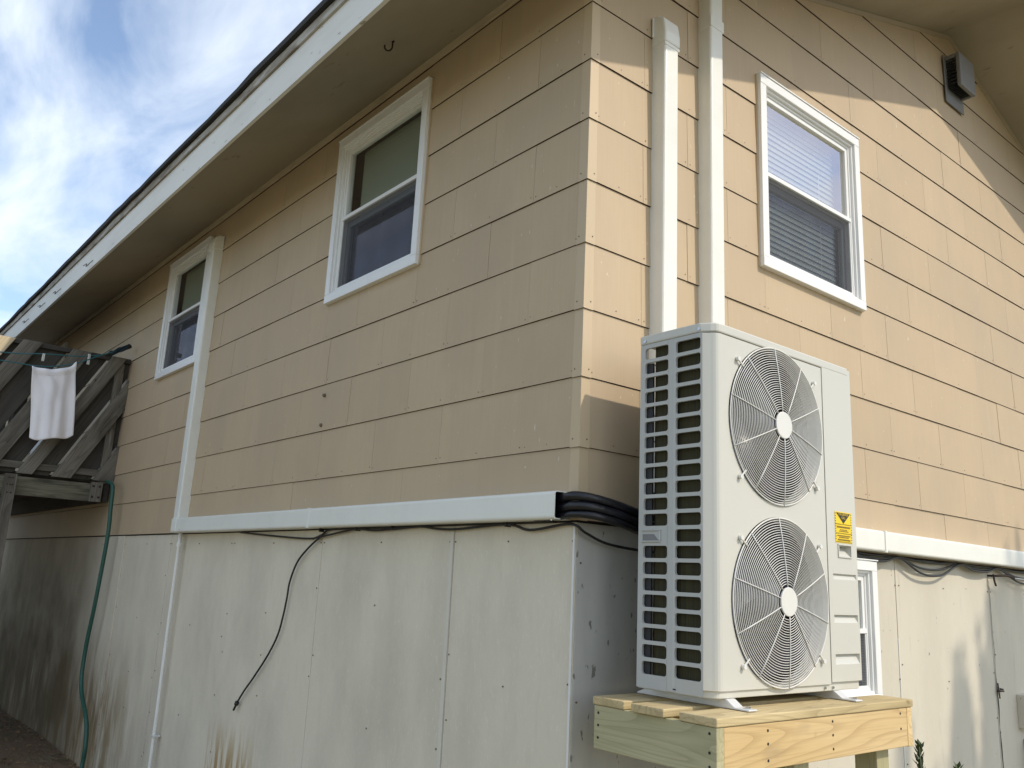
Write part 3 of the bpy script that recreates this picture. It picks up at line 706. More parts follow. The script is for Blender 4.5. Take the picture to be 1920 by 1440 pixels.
cable('hanging_cord', 'loose black cord dangling down the grey panels with a knotted end', 'cord',
      [(-.012, 1.96, -2.252), (-.016, 2.02, -2.287), (-.018, 2.15, -2.350), (-.016, 2.275, -2.43), (-.016, 2.345, -2.54), (-.014, 2.365, -2.63), (-.016, 2.385, -2.73), (-.016, 2.43, -2.842), (-.016, 2.53, -2.96), (-.016, 2.69, -3.10), (-.018, 2.80, -3.19), (-.018, 2.885, -3.268)], .0056, M['black'], extra=knot)
wp = thing('drain_pipe', 'thin white plastic pipe dropping from the elbow of the shaded cover', 'pipe', (-.04, 4.27, -4.2))
mb = MB(); mb.tube(smoothpath([(-.04, 4.20, -2.24), (-.04, 4.205, -2.9), (-.038, 4.205, -3.6), (-.04, 4.205, -4.22)], 4), .0125, 12); part('pipe', mb, M['pvc'], wp, smooth=True)
mb = MB(); mb.tube([(-.04, 4.20, -2.345), (-.04, 4.20, -2.315)], .019, 12); part('coupling', mb, M['pvc'], wp, smooth=False)
mb = MB(); mb.box((-.052, 4.178, -3.672), (.0, 4.232, -3.658)); part('clamp', mb, M['galv'], wp, bevel=.003)
cable('garden_hose', 'dark green garden hose hanging down the wall below the deck', 'hose',
      [(-.085, 6.26, -1.75), (-.10, 6.05, -1.775), (-.10, 5.955, -1.83), (-.10, 5.93, -2.0), (-.095, 5.91, -2.28), (-.10, 5.965, -2.83), (-.10, 6.05, -3.25), (-.10, 6.0, -3.55), (-.10, 5.70, -3.77), (-.10, 5.615, -3.96), (-.11, 5.60, -4.14), (-.2, 5.3, -4.185), (-.6, 4.8, -4.185)], .0175, M['hose'], seg=10)
for i, (za_, sag, ln) in enumerate(((-2.247, .014, 'upper'), (-2.252, .050, 'middle'), (-2.255, .082, 'lowest'))):
    pts = []
    for a, b in ((1.9, 2.42), (2.42, 3.15), (3.15, 3.72), (3.72, 4.6)):
        for t in (0, .33, .66): pts.append((a+(b-a)*t, -.02-.008*i, za_-sag*(math.sin(math.pi*t))*(1 if a in (2.42, 3.72) else .35)))
    pts.append((4.6, -.02, za_)); cable('cable', ln+' of the black cables sagging under the sunlit level cover', 'cable', pts, .0065, M['black'], 'cables under the sunlit cover')
hb = thing('line_hook', 'dark iron hook with a taut wire on the sunlit basement wall', 'hook', WR(3.64, 0, -2.34))
mb = MB(); mb.tube(smoothpath([WR(3.64, -.01, -2.30), WR(3.645, .05, -2.30), WR(3.70, .085, -2.296), WR(3.79, .09, -2.304), WR(3.80, .088, -2.312)], 4), .007, 7)
mb.tube(smoothpath([WR(3.64, .03, -2.29), WR(3.635, .036, -2.33), WR(3.642, .04, -2.36), WR(3.65, .034, -2.345)], 4), .006, 7); part('hook', mb, M['iron'], hb, smooth=True)
mb = MB(); mb.tube(smoothpath([WR(3.79, .09, -2.306), WR(4.3, .11, -2.312), WR(5.6, .16, -2.31)], 4), .0032, 6); part('taut_wire', mb, M['seam'], hb, smooth=True)
mb = MB()
for q in ((3.60, 3.71, -2.996), (3.64, 3.70, -2.985)): mb.tube([WR(q[0]+.02, .012, q[2]), WR(q[1], .012, q[2]-.004)], .005, 6)
mb.tube([WR(3.635, .01, -2.95), WR(3.64, .014, -3.04)], .004, 6)
solo('wire_tie', mb, M['iron'], 'short dark wire tie stuck in the cracked joint of the basement wall', 'wire tie', smooth=True)
ob = thing('outlet_box', 'grey weatherproof box on the basement wall at the right edge', 'box', WR(3.98, 0, -3.22))
mb = MB(); wbox(mb, WR, 3.935, 4.12, -.004, .05, -3.235, -3.03); part('box_body', mb, M['basement_r'], ob, bevel=.004)
mb = MB(); wbox(mb, WR, 3.96, 4.10, .046, .058, -3.21, -3.055); part('cover', mb, M['grey_box'], ob, bevel=.004)
ob = thing('meter_box', 'dark grey box low on the basement wall at the right edge', 'box', WR(4.0, 0, -3.6))
mb = MB(); wbox(mb, WR, 3.985, 4.18, -.004, .09, -3.62, -3.30); part('box_body', mb, M['grey_box'], ob, bevel=.008)
mb = MB(); wbox(mb, WR, 4.0, 4.165, .091, .1, -3.60, -3.33); part('cover', mb, M['ac_dark'], ob, bevel=.006)

# ------------------------------------------------------------------ outdoor unit
X0, X1, YF, YB, ZT, ZB = .105, 1.040, -.546, -.215, -1.540, -2.822
ac = thing('heat_pump', 'tall pale grey outdoor unit with two round fan grilles on a wooden stand', 'air conditioner', ((X0+X1)/2, (YF+YB)/2, -2.853))
def plan(ex=0., xr=X1):      # rounded front-left corner seen from above
    P = [(X0-ex, YB+ex), (X0-ex, YF+.052)]
    P += [(X0+.022-ex*.8, YF+.020-ex*.8)]
    for q in (215, 232, 250, 270): P.append((X0+.052+.030*math.cos(R(q)), YF+.030-ex+.030*math.sin(R(q))))
    return P+[(xr, YF-ex), (xr, YB+ex)]
mb = MB(); P = plan(.003, X1-.022); mb.prism([(x, y, ZT-.036) for x, y in P], (0, 0, .036)); part('top_cover', mb, M['ac'], ac, bevel=.006)
# front panel with two round openings
FX0, FX1 = X0+.052, .8145; fz0, fz1 = -2.797, ZT-.038
FC = [(.500, -1.864), (.505, -2.504)]; FR = .300
fp = MB(); NS = 72
zmid = (FC[0][1]+FC[1][1])/2
def holed(mb, x0, x1, z0, z1, cx_, cz_, r, y):
    pts = []
    for i in range(NS):
        a = 2*math.pi*i/NS; c, s = math.cos(a), math.sin(a)
        t = min((x1-cx_)/c if c > 1e-9 else ((x0-cx_)/c if c < -1e-9 else 1e9), (z1-cz_)/s if s > 1e-9 else ((z0-cz_)/s if s < -1e-9 else 1e9))
        pts.append((cx_+t*c, cz_+t*s))
    for (X, Z) in ((x0, z0), (x1, z0), (x1, z1), (x0, z1)):            # snap the nearest ray to each corner
        j = min(range(NS), key=lambda q: (pts[q][0]-X)**2+(pts[q][1]-Z)**2); pts[j] = (X, Z)
    vs_ = [(cx_+r*math.cos(2*math.pi*i/NS), y, cz_+r*math.sin(2*math.pi*i/NS)) for i in range(NS)]
    rin = [(cx_+(r-.008)*math.cos(2*math.pi*i/NS), y+.012, cz_+(r-.008)*math.sin(2*math.pi*i/NS)) for i in range(NS)]
    mb.add([(px, y, pz) for px, pz in pts]+vs_+rin, [(i, (i+1) % NS, NS+(i+1) % NS, NS+i) for i in range(NS)]+[(NS+i, NS+(i+1) % NS, 2*NS+(i+1) % NS, 2*NS+i) for i in range(NS)])
holed(fp, FX0, FX1, zmid, fz1, *FC[0], FR, YF); holed(fp, FX0, FX1, fz0, zmid, *FC[1], FR, YF)
cor = [p for p in plan(0) if p[1] <= YF+.0525 and p[0] <= FX0+1e-4]
cor = [(X0+.0005, YF+.046)]+cor[1:]
if cor[-1][0] < FX0-1e-5: cor.append((FX0, YF))
k = len(cor); fp.add([(x, y, fz0) for x, y in cor]+[(x, y, fz1) for x, y in cor], [(i, i+1, k+i+1, k+i) for i in range(k-1)])
# folded bottom and right edges
fp.add([(x, y, fz0) for x, y in cor]+[(x+.006, y+.012, fz0-.006) for x, y in cor], [(i, i+1, k+i+1, k+i) for i in range(k-1)])
fp.add([(FX0, YF, fz0), (FX1, YF, fz0), (FX1, YF+.012, fz0-.006), (FX0+.006, YF+.012, fz0-.006)], [(0, 1, 2, 3)])
fp.add([(FX1, YF, fz0), (FX1, YF, fz1), (FX1, YF+.02, fz1), (FX1, YF+.02, fz0)], [(0, 1, 2, 3)])
front = part('front_panel', fp, M['ac'], ac)
bm = bmesh.new(); bm.from_mesh(front.data); bmesh.ops.remove_doubles(bm, verts=bm.verts, dist=1e-5); bmesh.ops.recalc_face_normals(bm, faces=bm.faces); bm.to_mesh(front.data); bm.free()
# right service panel with its recesses
SX0, SX1 = .8185, X1; sz0, sz1 = -2.790, ZT-.010
slots = [(.850, 1.022, -2.412, -2.390), (.848, 1.022, -2.575, -2.545), (.848, 1.024, -2.728, -2.690), (.897, .985, -2.322, -2.280)]
sp_ = MB()
def pocket(mb, s0, s1, z0, z1, dep, y):
    o = [(s0, y, z0), (s1, y, z0), (s1, y, z1), (s0, y, z1)]; i_ = [(s0+.006, y+dep*.15, z0+.003), (s1-.006, y+dep*.15, z0+.003), (s1-.006, y+dep, z1-.004), (s0+.006, y+dep, z1-.004)]
    mb.add(o+i_, [(0,1,5,4),(1,2,6,5),(2,3,7,6),(3,0,4,7),(4,5,6,7)])
for r in subtract((SX0, SX1-.006, sz0, sz1), slots): sp_.add([(r[0], YF-.002, r[2]), (r[1], YF-.002, r[2]), (r[1], YF-.002, r[3]), (r[0], YF-.002, r[3])], [(0, 1, 2, 3)])
for r, dp_ in zip(slots, (.010, .014, .016, .030)): pocket(sp_, *r, dp_, YF-.002)
sp_.add([(SX1-.006, YF-.002, sz0), (SX1-.006, YF-.002, sz1), (SX1, YF+.006, sz1), (SX1, YF+.006, sz0), (SX1, YB, sz0), (SX1, YB, sz1)], [(0, 1, 2, 3), (3, 2, 5, 4)])
sp_.add([(SX0, YF-.002, sz1), (SX1-.006, YF-.002, sz1), (SX1, YF+.006, sz1), (SX1, YB, sz1), (SX0, YB, sz1)], [(0, 1, 2, 3, 4)])
sp_.add([(SX0, YF-.002, sz0), (SX1-.006, YF-.002, sz0), (SX1, YF+.006, sz0), (SX1, YB, sz0), (SX0, YB, sz0)], [(0, 1, 2, 3, 4)])
sp_.add([(SX0, YF-.002, sz0), (SX0, YF-.002, sz1), (SX0, YF+.03, sz1), (SX0, YF+.03, sz0)], [(0, 1, 2, 3)])
svc = part('service_panel', sp_, M['ac'], ac, recalc=False)
bm = bmesh.new(); bm.from_mesh(svc.data); bmesh.ops.remove_doubles(bm, verts=bm.verts, dist=1e-5); bm.to_mesh(svc.data); bm.free()
mb = MB(); fr_ = .006
for q in ((.897-fr_, .985+fr_, -2.280, -2.280+fr_), (.897-fr_, .985+fr_, -2.322-fr_, -2.322), (.897-fr_, .897, -2.322, -2.280), (.985, .985+fr_, -2.322, -2.280)): mb.box((q[0], YF-.006, q[2]), (q[1], YF-.0025, q[3]))
part('handle_rim', mb, M['ac'], svc, bevel=.001, segs=1)
# base pan
mb = MB(); P = [(x+(.004 if x < .6 else -.012), y+(.008 if y < -.4 else -.004)) for x, y in plan(0)]
mb.prism([(x, y, ZB) for x, y in P], (0, 0, .034)); part('base_pan', mb, M['ac'], ac, bevel=.003)
# left grille panel with rows of openings
sg = MB(); rows = 21; zt_, zb2 = -1.582, -2.795; cols = [(-.366, -.226), (-.506, -.366)]; holes_y = [(-.350, -.238), (-.498, -.386)]
rp = (zt_-zb2-.02)/rows
def rrect(y0, y1, z0, z1, r):
    P = []
    for cy_, cz_, q0 in ((y1-r, z1-r, 0), (y0+r, z1-r, 90), (y0+r, z0+r, 180), (y1-r, z0+r, 270)):
        for q in (0, 30, 60, 90): P.append((cy_+r*math.cos(R(q0+q)), cz_+r*math.sin(R(q0+q))))
    return P
for ci in range(2):
    for ri in range(rows):
        z1_ = zt_-.004-ri*rp; z0_ = z1_-rp; cy0, cy1 = cols[ci]; hy0, hy1 = holes_y[ci]
        if ci == 0 and ri == 12:
            sg.add([(X0, cy0, z0_), (X0, cy1, z0_), (X0, cy1, z1_), (X0, cy0, z1_)], [(0, 1, 2, 3)]); hz = (z0_+z1_)/2; continue
        hh = rrect(hy0, hy1, z0_+.0066, z1_-.0066, .010); n_ = len(hh)
        oo = []
        for qi, (py, pz) in enumerate(hh):
            c_ = qi//4; oo.append([(cy1, z1_), (cy0, z1_), (cy0, z0_), (cy1, z0_)][c_] if qi % 4 in (1, 2) else
                ((cy1, pz) if (c_, qi % 4) in ((0, 0), (3, 3)) else (cy0, pz) if (c_, qi % 4) in ((1, 3), (2, 0)) else (py, z1_) if (c_, qi % 4) in ((0, 3), (1, 0)) else (py, z0_)))
        sg.add([(X0, a, b) for a, b in oo]+[(X0, a, b) for a, b in hh]+[(X0+.010, a+.0, b) for a, b in hh],
               [(i, (i+1) % n_, n_+(i+1) % n_, n_+i) for i in range(n_)]+[(n_+i, n_+(i+1) % n_, 2*n_+(i+1) % n_, 2*n_+i) for i in range(n_)])
zl = zt_-.004-rows*rp
for q in ((-.506, YB, zt_-.004, ZT-.0365), (-.506, YB, ZB+.004, zl), (-.226, YB, zl, zt_-.004)):
    sg.add([(X0, q[0], q[2]), (X0, q[1], q[2]), (X0, q[1], q[3]), (X0, q[0], q[3])], [(0, 1, 2, 3)])
sg.add([(X0, YB, ZB+.004), (X0+.03, YB, ZB+.004), (X0+.03, YB, ZT-.0365), (X0, YB, ZT-.0365)], [(0, 1, 2, 3)])
sg.add([(X0-.0025, -.355, ZB+.006), (X0-.0025, -.379, ZB+.006), (X0-.0025, -.379, zt_), (X0-.0025, -.355, zt_), (X0, -.350, ZB+.006), (X0, -.384, ZB+.006), (X0, -.384, zt_), (X0, -.350, zt_)], [(0,1,2,3),(0,3,7,4),(1,5,6,2),(3,2,6,7)])
side = part('side_grille', sg, M['ac_side'], ac, recalc=False)
bm = bmesh.new(); bm.from_mesh(side.data); bmesh.ops.remove_doubles(bm, verts=bm.verts, dist=1e-5); bmesh.ops.recalc_face_normals(bm, faces=bm.faces); bm.to_mesh(side.data); bm.free()
mb = MB()
for q in ((-.322, -.232, hz+.017, hz+.023), (-.322, -.232, hz-.023, hz-.017), (-.322, -.312, hz-.017, hz+.017)): mb.box((X0-.005, q[0], q[2]), (X0-.0005, q[1], q[3]))
part('side_handle', mb, M['ac_side'], side, bevel=.002, segs=1)
mb = MB(); mb.add([(X0-.001, -.312, hz-.017), (X0-.001, -.236, hz-.017), (X0-.001, -.236, hz+.006), (X0-.0008, -.290, hz+.006)], [(0, 1, 2, 3)]); part('handle_recess', mb, M['vent'], side, recalc=False)
mb = MB(); mb.box((X0-.002, -.392, ZB+.012), (X0-.0004, -.362, ZB+.016)); part('slot', mb, M['black'], side)
for yy in (-.24, -.495):
    mb = MB(); mb.disc((X0-.003, yy, ZT-.024), .006, (-1, 0, 0), .004, 10); part('screw', mb, M['screw'], ac, smooth=False)
mb = MB(); mb.disc((.78, YF+.006, ZB+.012), .005, (0, -1, 0), .004, 8); mb.disc((.835, YF+.006, ZB+.012), .005, (0, -1, 0), .004, 8); part('screw', mb, M['screw'], ac)
# condenser coil: runs along the side, turns and runs along the back
cp = [(X0+.022, -.505), (X0+.022, -.288)]+[(X0+.022+.04*(1-math.cos(R(q))), -.288+.04*math.sin(R(q))) for q in (15, 30, 45, 60, 75, 90)]+[(.98, -.248)]
mb = MB()
inn = [(x+.02, y) if i < 2 else ((X0+.062-(X0+.062-x)*.5, -.288+(y+.288)*.5) if i < 8 else (x, y-.021)) for i, (x, y) in enumerate(cp)]
k = len(cp); allp = cp+inn
mb.v = [(x, y, ZB+.034) for x, y in allp]+[(x, y, ZT-.04) for x, y in allp]
for i in range(k-1):
    mb.f += [(i, i+1, 2*k+i+1, 2*k+i), (k+i, k+i+1, 3*k+i+1, 3*k+i), (2*k+i, 2*k+i+1, 3*k+i+1, 3*k+i)]; mb.m += [0, 0, 0]
part('coil', mb, M['coil'], ac, recalc=False)
mb = MB(); mb.box((X0+.012, YB-.052, ZB+.03), (X0+.020, YB-.001, ZT-.11)); part('corner_post', mb, M['ac_dark'], ac)
mb = MB()
for i in range(12): z = ZT-.10-i*.10; mb.box((X0+.02, YB-.006, z), (X1-.01, YB-.002, z+.004))
for i in range(9): x = X0+.10+i*.1; mb.box((x, YB-.0095, ZB+.04), (x+.004, YB-.0065, ZT-.04))
part('back_guard', mb, M['wire'], ac)
mb = MB(); mb.box((.812, YF+.03, ZB+.035), (.816, -.31, ZT-.04)); part('inner_wall', mb, M['ac_dark'], ac)
mb = MB(); mb.box((X0+.055, YF+.16, ZB+.04), (.81, YF+.165, ZT-.045)); part('inner_wall', mb, M['ac_dark'], ac)
# fans and grilles
def fan(cx_, cz_, rot):
    fanp = MB(); yc = YF+.075
    for b in range(3):
        a0 = rot+b*2*math.pi/3; nr, na = 6, 10; base = len(fanp.v)
        for i in range(nr+1):
            r = .06+(.272-.06)*i/nr; sweep = R(92)*(.62+.38*i/nr); lead = R(20)*i/nr
            for j in range(na+1):
                a = a0+lead+sweep*(j/na-.5); yy = yc+.032-.064*j/na+.010*math.sin(math.pi*j/na)
                fanp.v.append((cx_+r*math.cos(a), yy, cz_+r*math.sin(a)))
        for i in range(nr):
            for j in range(na): q = base+i*(na+1)+j; fanp.f.append((q, q+1, q+na+2, q+na+1)); fanp.m.append(0)
    fanp.tube([(cx_, yc-.04, cz_), (cx_, yc-.03, cz_), (cx_, yc+.05, cz_)], [.05, .066, .07], 24)
    part('fan', fanp, M['fan'], ac, smooth=True, recalc=False)
    sh = MB(); n_ = 64; prof = [(FR-.008, YF+.012), (FR-.012, YF+.05), (FR-.006, YF+.15)]
    for r, y in prof:
        sh.v += [(cx_+r*math.cos(2*math.pi*i/n_), y, cz_+r*math.sin(2*math.pi*i/n_)) for i in range(n_)]
    sh.f = [(p*n_+i, p*n_+(i+1) % n_, (p+1)*n_+(i+1) % n_, (p+1)*n_+i) for p in range(2) for i in range(n_)]; sh.m = [0]*n_+[1]*n_
    part('fan_shroud', sh, [M['ac_side'], M['ac_dark']], ac, smooth=True, recalc=False)
    gr = MB(); dome = lambda r: YF-.005-.020*(1-(r/FR)**2)
    rr = [.062+i*(FR-.004-.062)/27 for i in range(28)]
    for i, r in enumerate(rr):
        gr.tube([(cx_+r*math.cos(2*math.pi*q/80), dome(r), cz_+r*math.sin(2*math.pi*q/80)) for q in range(80)], .0016 if i < 27 else .0030, 5, closed=True)
    go = part('fan_grille', gr, M['wire'], ac, smooth=True, recalc=False)
    for i in range(10):
        a = R(18+36*i+4); pts = [(cx_+r*math.cos(a), dome(r)+.0034, cz_+r*math.sin(a)) for r in (.05, .08, .13, .18, .23, FR-.002)]
        pts = [(x, y-.0066, z) for x, y, z in pts]
        part('spoke', MB().tube(pts, .0021, 6), M['wire'], go, smooth=True)
    part('hub_disc', MB().disc((cx_, dome(0)+.002, cz_), .051, (0, -1, 0), .008, 36), M['wire'], go, bevel=.002)
    for a in (R(140), R(40), R(222), R(-40)):
        c, s = math.cos(a), math.sin(a)
        t = MB().tube([(cx_+(FR-.012)*c, YF-.010, cz_+(FR-.012)*s), (cx_+(FR+.022)*c, YF-.008, cz_+(FR+.022)*s)], .0032, 6)
        t.disc((cx_+(FR+.026)*c, YF-.014, cz_+(FR+.026)*s), .0085, (0, 1, 0), .012, 10)
        part('grille_clip', t, M['wire'], go)
fan(*FC[0], R(70)); fan(*FC[1], R(20))
# feet
for (x, ya, yb_) in ((.205, -.628, -.15), (.865, -.628, -.15)):
    mb = MB(); c = [(ya, -2.8515), (ya, -2.845), (YF-.028, -2.845), (YF+.005, ZB-.0005), (yb_-.06, ZB-.0005), (yb_, -2.845), (yb_, -2.8515)]
    mb.prism([(x-.024, y, z) for y, z in c], (.048, 0, 0)); f_ = part('foot', mb, M['galv'], ac, bevel=.003)
    mb = MB(); mb.disc((x, -.606, -2.846), .010, (0, 0, 1), .008, 6); part('bolt', mb, M['screw'], f_)
# yellow sticker
def flat(mb, pts, y, mi=0): return mb.prism([(x, y, z) for x, z in pts], (0, -.0006, 0), mi)
lx0, lx1, lz0, lz1 = .876, 1.0, -2.270, -2.148; ly = YF-.0026
lab = part('warning_label', flat(MB(), [(lx0, lz0), (lx1, lz0), (lx1, lz1), (lx0, lz1)], ly), M['yellow'], svc, label='yellow warning sticker with black triangle')
part('triangle', flat(MB(), [(lx0+.010, lz1-.004), (lx1-.010, lz1-.004), ((lx0+lx1)/2, lz1-.046)], ly-.0009), M['black_ink'], svc)
def text(s, x, z, size, y, m, parent):
    cu = bpy.data.curves.new('lettering', 'FONT'); cu.body = s; cu.size = size; cu.align_x = 'CENTER'; cu.align_y = 'CENTER'; cu.resolution_u = 2; cu.extrude = .0001
    tmp = bpy.data.objects.new('tmp', cu); COL.objects.link(tmp); dg = bpy.context.evaluated_depsgraph_get(); dg.update()
    me = bpy.data.meshes.new_from_object(tmp.evaluated_get(dg)); bpy.data.objects.remove(tmp)
    me.materials.clear(); me.materials.append(m)
    o = bpy.data.objects.new('lettering', me); COL.objects.link(o); o.parent = parent
    o.matrix_local = Matrix.Translation(Vector((x, y, z))-org(parent)) @ Matrix.Rotation(R(90), 4, 'X')
    return o
lc = (lx0+lx1)/2
text('FOR SERVICE', lc, lz1-.0105, .0125, ly-.0018, M['yellow_ink'], svc); text('CALL', lc, lz1-.0235, .0135, ly-.0018, M['yellow_ink'], svc)
mb = MB(); random.seed(4)
for (z, x0, x1, hgt) in ((lz1-.060, .012, .112, .007), (lz1-.0705, .036, .088, .0035), (lz1-.0765, .028, .098, .0035), (lz1-.094, .014, .112, .0045), (lz1-.1005, .026, .098, .004), (lz1-.1100, .016, .110, .006)):
    x = lx0+x0
    while x < lx0+x1:
        ww = random.uniform(.004, .011); flat(mb, [(x, z-hgt/2), (min(x+ww, lx0+x1), z-hgt/2), (min(x+ww, lx0+x1), z+hgt/2), (x, z+hgt/2)], ly-.0009); x += ww+.0022
part('print_lines', mb, mat('label_brown_ink', (.22, .14, .01), .5), svc, kind='stuff')
mb = MB()
for z in (lz1-.049, lz1-.085, lz0+.004):
    for i in range(14): x = lx0+.004+i*.0086; flat(mb, [(x, z-.002), (x+.004, z-.002), (x+.0065, z+.002), (x+.0025, z+.002)], ly-.0009)
for x in (lx0+.002, lx1-.006):
    for i in range(11): z = lz0+.012+i*.010; flat(mb, [(x, z), (x+.004, z+.001), (x+.004, z+.005), (x, z+.004)], ly-.0009)
part('hazard_border', mb, M['black_ink'], svc, kind='stuff')

# ------------------------------------------------------------------ wooden stand
ws = thing('equipment_stand', 'new yellow pine stand with plank top carrying the outdoor unit', 'stand', (.58, -.4, -4.2))
SXa, SXb, SYa, SYb = -.030, 1.190, -.660, -.145; ST = -2.853; BT = .027
for i, (ya, yb_, xa, xb, dz, lab) in enumerate(((-.665, -.520, -.034, 1.197, 0, None), (-.466, -.328, -.046, 1.02, .001, 'short plank with a sawn-out end'), (-.285, -.140, -.034, 1.195, 0, None))):
    wood_box('plank', (xa, ya, ST-BT+dz), (xb, yb_, ST+dz), 0, M['pine_top'], ws, bevel=.004, label=lab)
FB = ST-BT-.001-.140
wood_box('front_rail', (SXa+.038, SYa, FB), (SXb-.0385, SYa+.038, ST-BT-.0012), 0, M['pine'], ws)
wood_box('back_rail', (SXa+.038, SYb-.038, FB), (SXb-.0385, SYb, ST-BT-.0012), 0, M['pine'], ws)
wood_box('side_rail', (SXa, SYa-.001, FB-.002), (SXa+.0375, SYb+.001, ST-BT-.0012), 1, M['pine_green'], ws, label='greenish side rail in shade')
wood_box('side_rail', (SXb-.038, SYa-.001, FB-.002), (SXb, SYb+.001, ST-BT-.0012), 1, M['pine'], ws)
wood_box('joist', (.55, SYa+.039, FB), (.588, SYb-.039, ST-BT-.0012), 1, M['pine'], ws)
for (x, y) in ((.44, SYa+.0395), (.985, SYa+.0395), (.44, SYb-.128), (.985, SYb-.128)):
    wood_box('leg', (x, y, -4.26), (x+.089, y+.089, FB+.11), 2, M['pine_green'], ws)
mb = MB()
for (x, z) in ((.235, -2.905), (.235, -2.945), (.235, -2.995), (.62, -2.90), (.62, -2.945), (.62, -2.99), (1.10, -2.90), (1.10, -2.955)):
    mb.disc((x, SYa-.0012, z), .0045, (0, 1, 0), .002, 8)
for (y, z) in ((-.635, -2.90), (-.635, -2.955), (-.635, -2.995), (-.165, -2.905), (-.165, -2.945), (-.165, -2.985)):
    mb.disc((SXa-.0012, y, z), .0045, (1, 0, 0), .002, 8)
part('nail', mb, M['black'], ws, kind='stuff')

# ------------------------------------------------------------------ deck with slanting railing boards
DY = 6.30; dk = thing('deck', 'weathered grey wooden deck with slanting railing boards against the house', 'deck', (-1.1, 7.4, -4.2))
top, bot = -.545, -1.742
DXL = -3.2; DYB = 11.2  # deck stretched out of view to darken the wall beneath
def slant(xb, wid, m, y, th=.03, zt_=top, zb3=bot, slope=1.86, lab=None, nm_='rail_board'):
    poly = [(xb, zb3), (xb+wid, zb3), (xb+wid+(zt_-zb3)/slope, zt_), (xb+(zt_-zb3)/slope, zt_)]
    poly = clip(poly, lambda p: -.004-p[0])
    if len(poly) < 3: return
    wood_part(nm_, [(x, y, z) for x, z in poly], (0, th, 0), (1, 0, slope), m, dk, .004, lab)
random.seed(13)
for i, (xb, wid) in enumerate(((-.194, .165), (-.546, .16), (-.833, .13), (-1.185, .165), (-1.60, .16), (-1.80, .14), (-2.16, .16), (-2.5, .16), (-2.8, .16))):
    mm = M['old_wood']; lab = None
    if i == 5: mm = M['fresh_board']; lab = 'pale new board among the grey ones'
    slant(xb, wid, mm, DY-.0, zt_=top-.004*(i % 2), lab=lab, zb3=bot-random.uniform(0, .01))
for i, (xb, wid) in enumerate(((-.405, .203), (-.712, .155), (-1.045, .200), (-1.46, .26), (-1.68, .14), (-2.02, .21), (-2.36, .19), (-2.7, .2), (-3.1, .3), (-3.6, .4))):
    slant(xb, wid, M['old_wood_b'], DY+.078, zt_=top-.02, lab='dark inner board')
wood_box('top_rail', (DXL, DY+.031, top-.04), (-.004, DY+.077, top+.004), 0, M['old_wood_b'], dk)
wood_box('bottom_rail', (DXL, DY+.031, bot+.04), (-.05, DY+.077, bot+.10), 0, M['old_wood'], dk)
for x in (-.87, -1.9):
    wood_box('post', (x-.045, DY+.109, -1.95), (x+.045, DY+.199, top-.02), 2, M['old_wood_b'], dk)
wood_box('post', (-.135, DY+.032, bot-.02), (-.06, DY+.076, top-.05), 2, M['old_wood'], dk)
wood_box('beam', (DXL, DY+.02, -1.940), (-.11, DY+.06, -1.775), 0, M['old_wood_beam'], dk)
wood_box('block', (-.205, DY-.018, -1.942), (-.105, DY+.019, -1.762), 2, M['old_wood'], dk)
wood_box('support_post', (-.918, DY-.072, -4.26), (-.828, DY-.001, -1.765), 2, M['old_wood'], dk)
wood_box('support_post', (-2.25, DY-.072, -4.26), (-2.16, DY-.001, -1.765), 2, M['old_wood'], dk)
wood_box('support_post', (-.95, DYB-.15, -4.26), (-.86, DYB-.06, -1.76), 2, M['old_wood_b'], dk)
wood_box('support_post', (-2.25, DYB-.15, -4.26), (-2.16, DYB-.06, -1.76), 2, M['old_wood_b'], dk)
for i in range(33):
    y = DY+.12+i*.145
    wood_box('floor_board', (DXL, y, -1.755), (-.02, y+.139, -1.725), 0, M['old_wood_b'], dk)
for x in (-.05, -.8, -1.6, -2.4, -3.15):
    wood_box('joist', (x-.02, DY+.062, -1.935), (x+.02, DYB-.02, -1.758), 1, M['old_wood_b'], dk)
for i in range(20):                                                   # far railing, then unseen outer boards added to shade below the deck
    x = DXL+.03+i*.155
    wood_box('rail_board', (x, DYB-.05, -1.74), (x+.13, DYB-.02, top), 2, M['old_wood_b'], dk)
for i in range(32):
    y = DY+.15+i*.15
    wood_box('rail_board', (DXL-.03, y, -3.95), (DXL, y+.146, top), 2, M['old_wood_b'], dk)  # reaches down as a skirt, added out of view to block light
mb = MB()
for x in (-.185, -.13):
    for z in (-1.80, -1.90): mb.disc((x+.0, DY-.0185, z), .011, (0, -1, 0), .006, 10)
for i in range(5):
    for z in (-1.80, -1.86, -1.93): mb.disc((-.873+random.uniform(-.025, .025), DY-.0725, z), .005, (0, -1, 0), .003, 8)
part('bolt', mb, M['iron'], dk, kind='stuff')

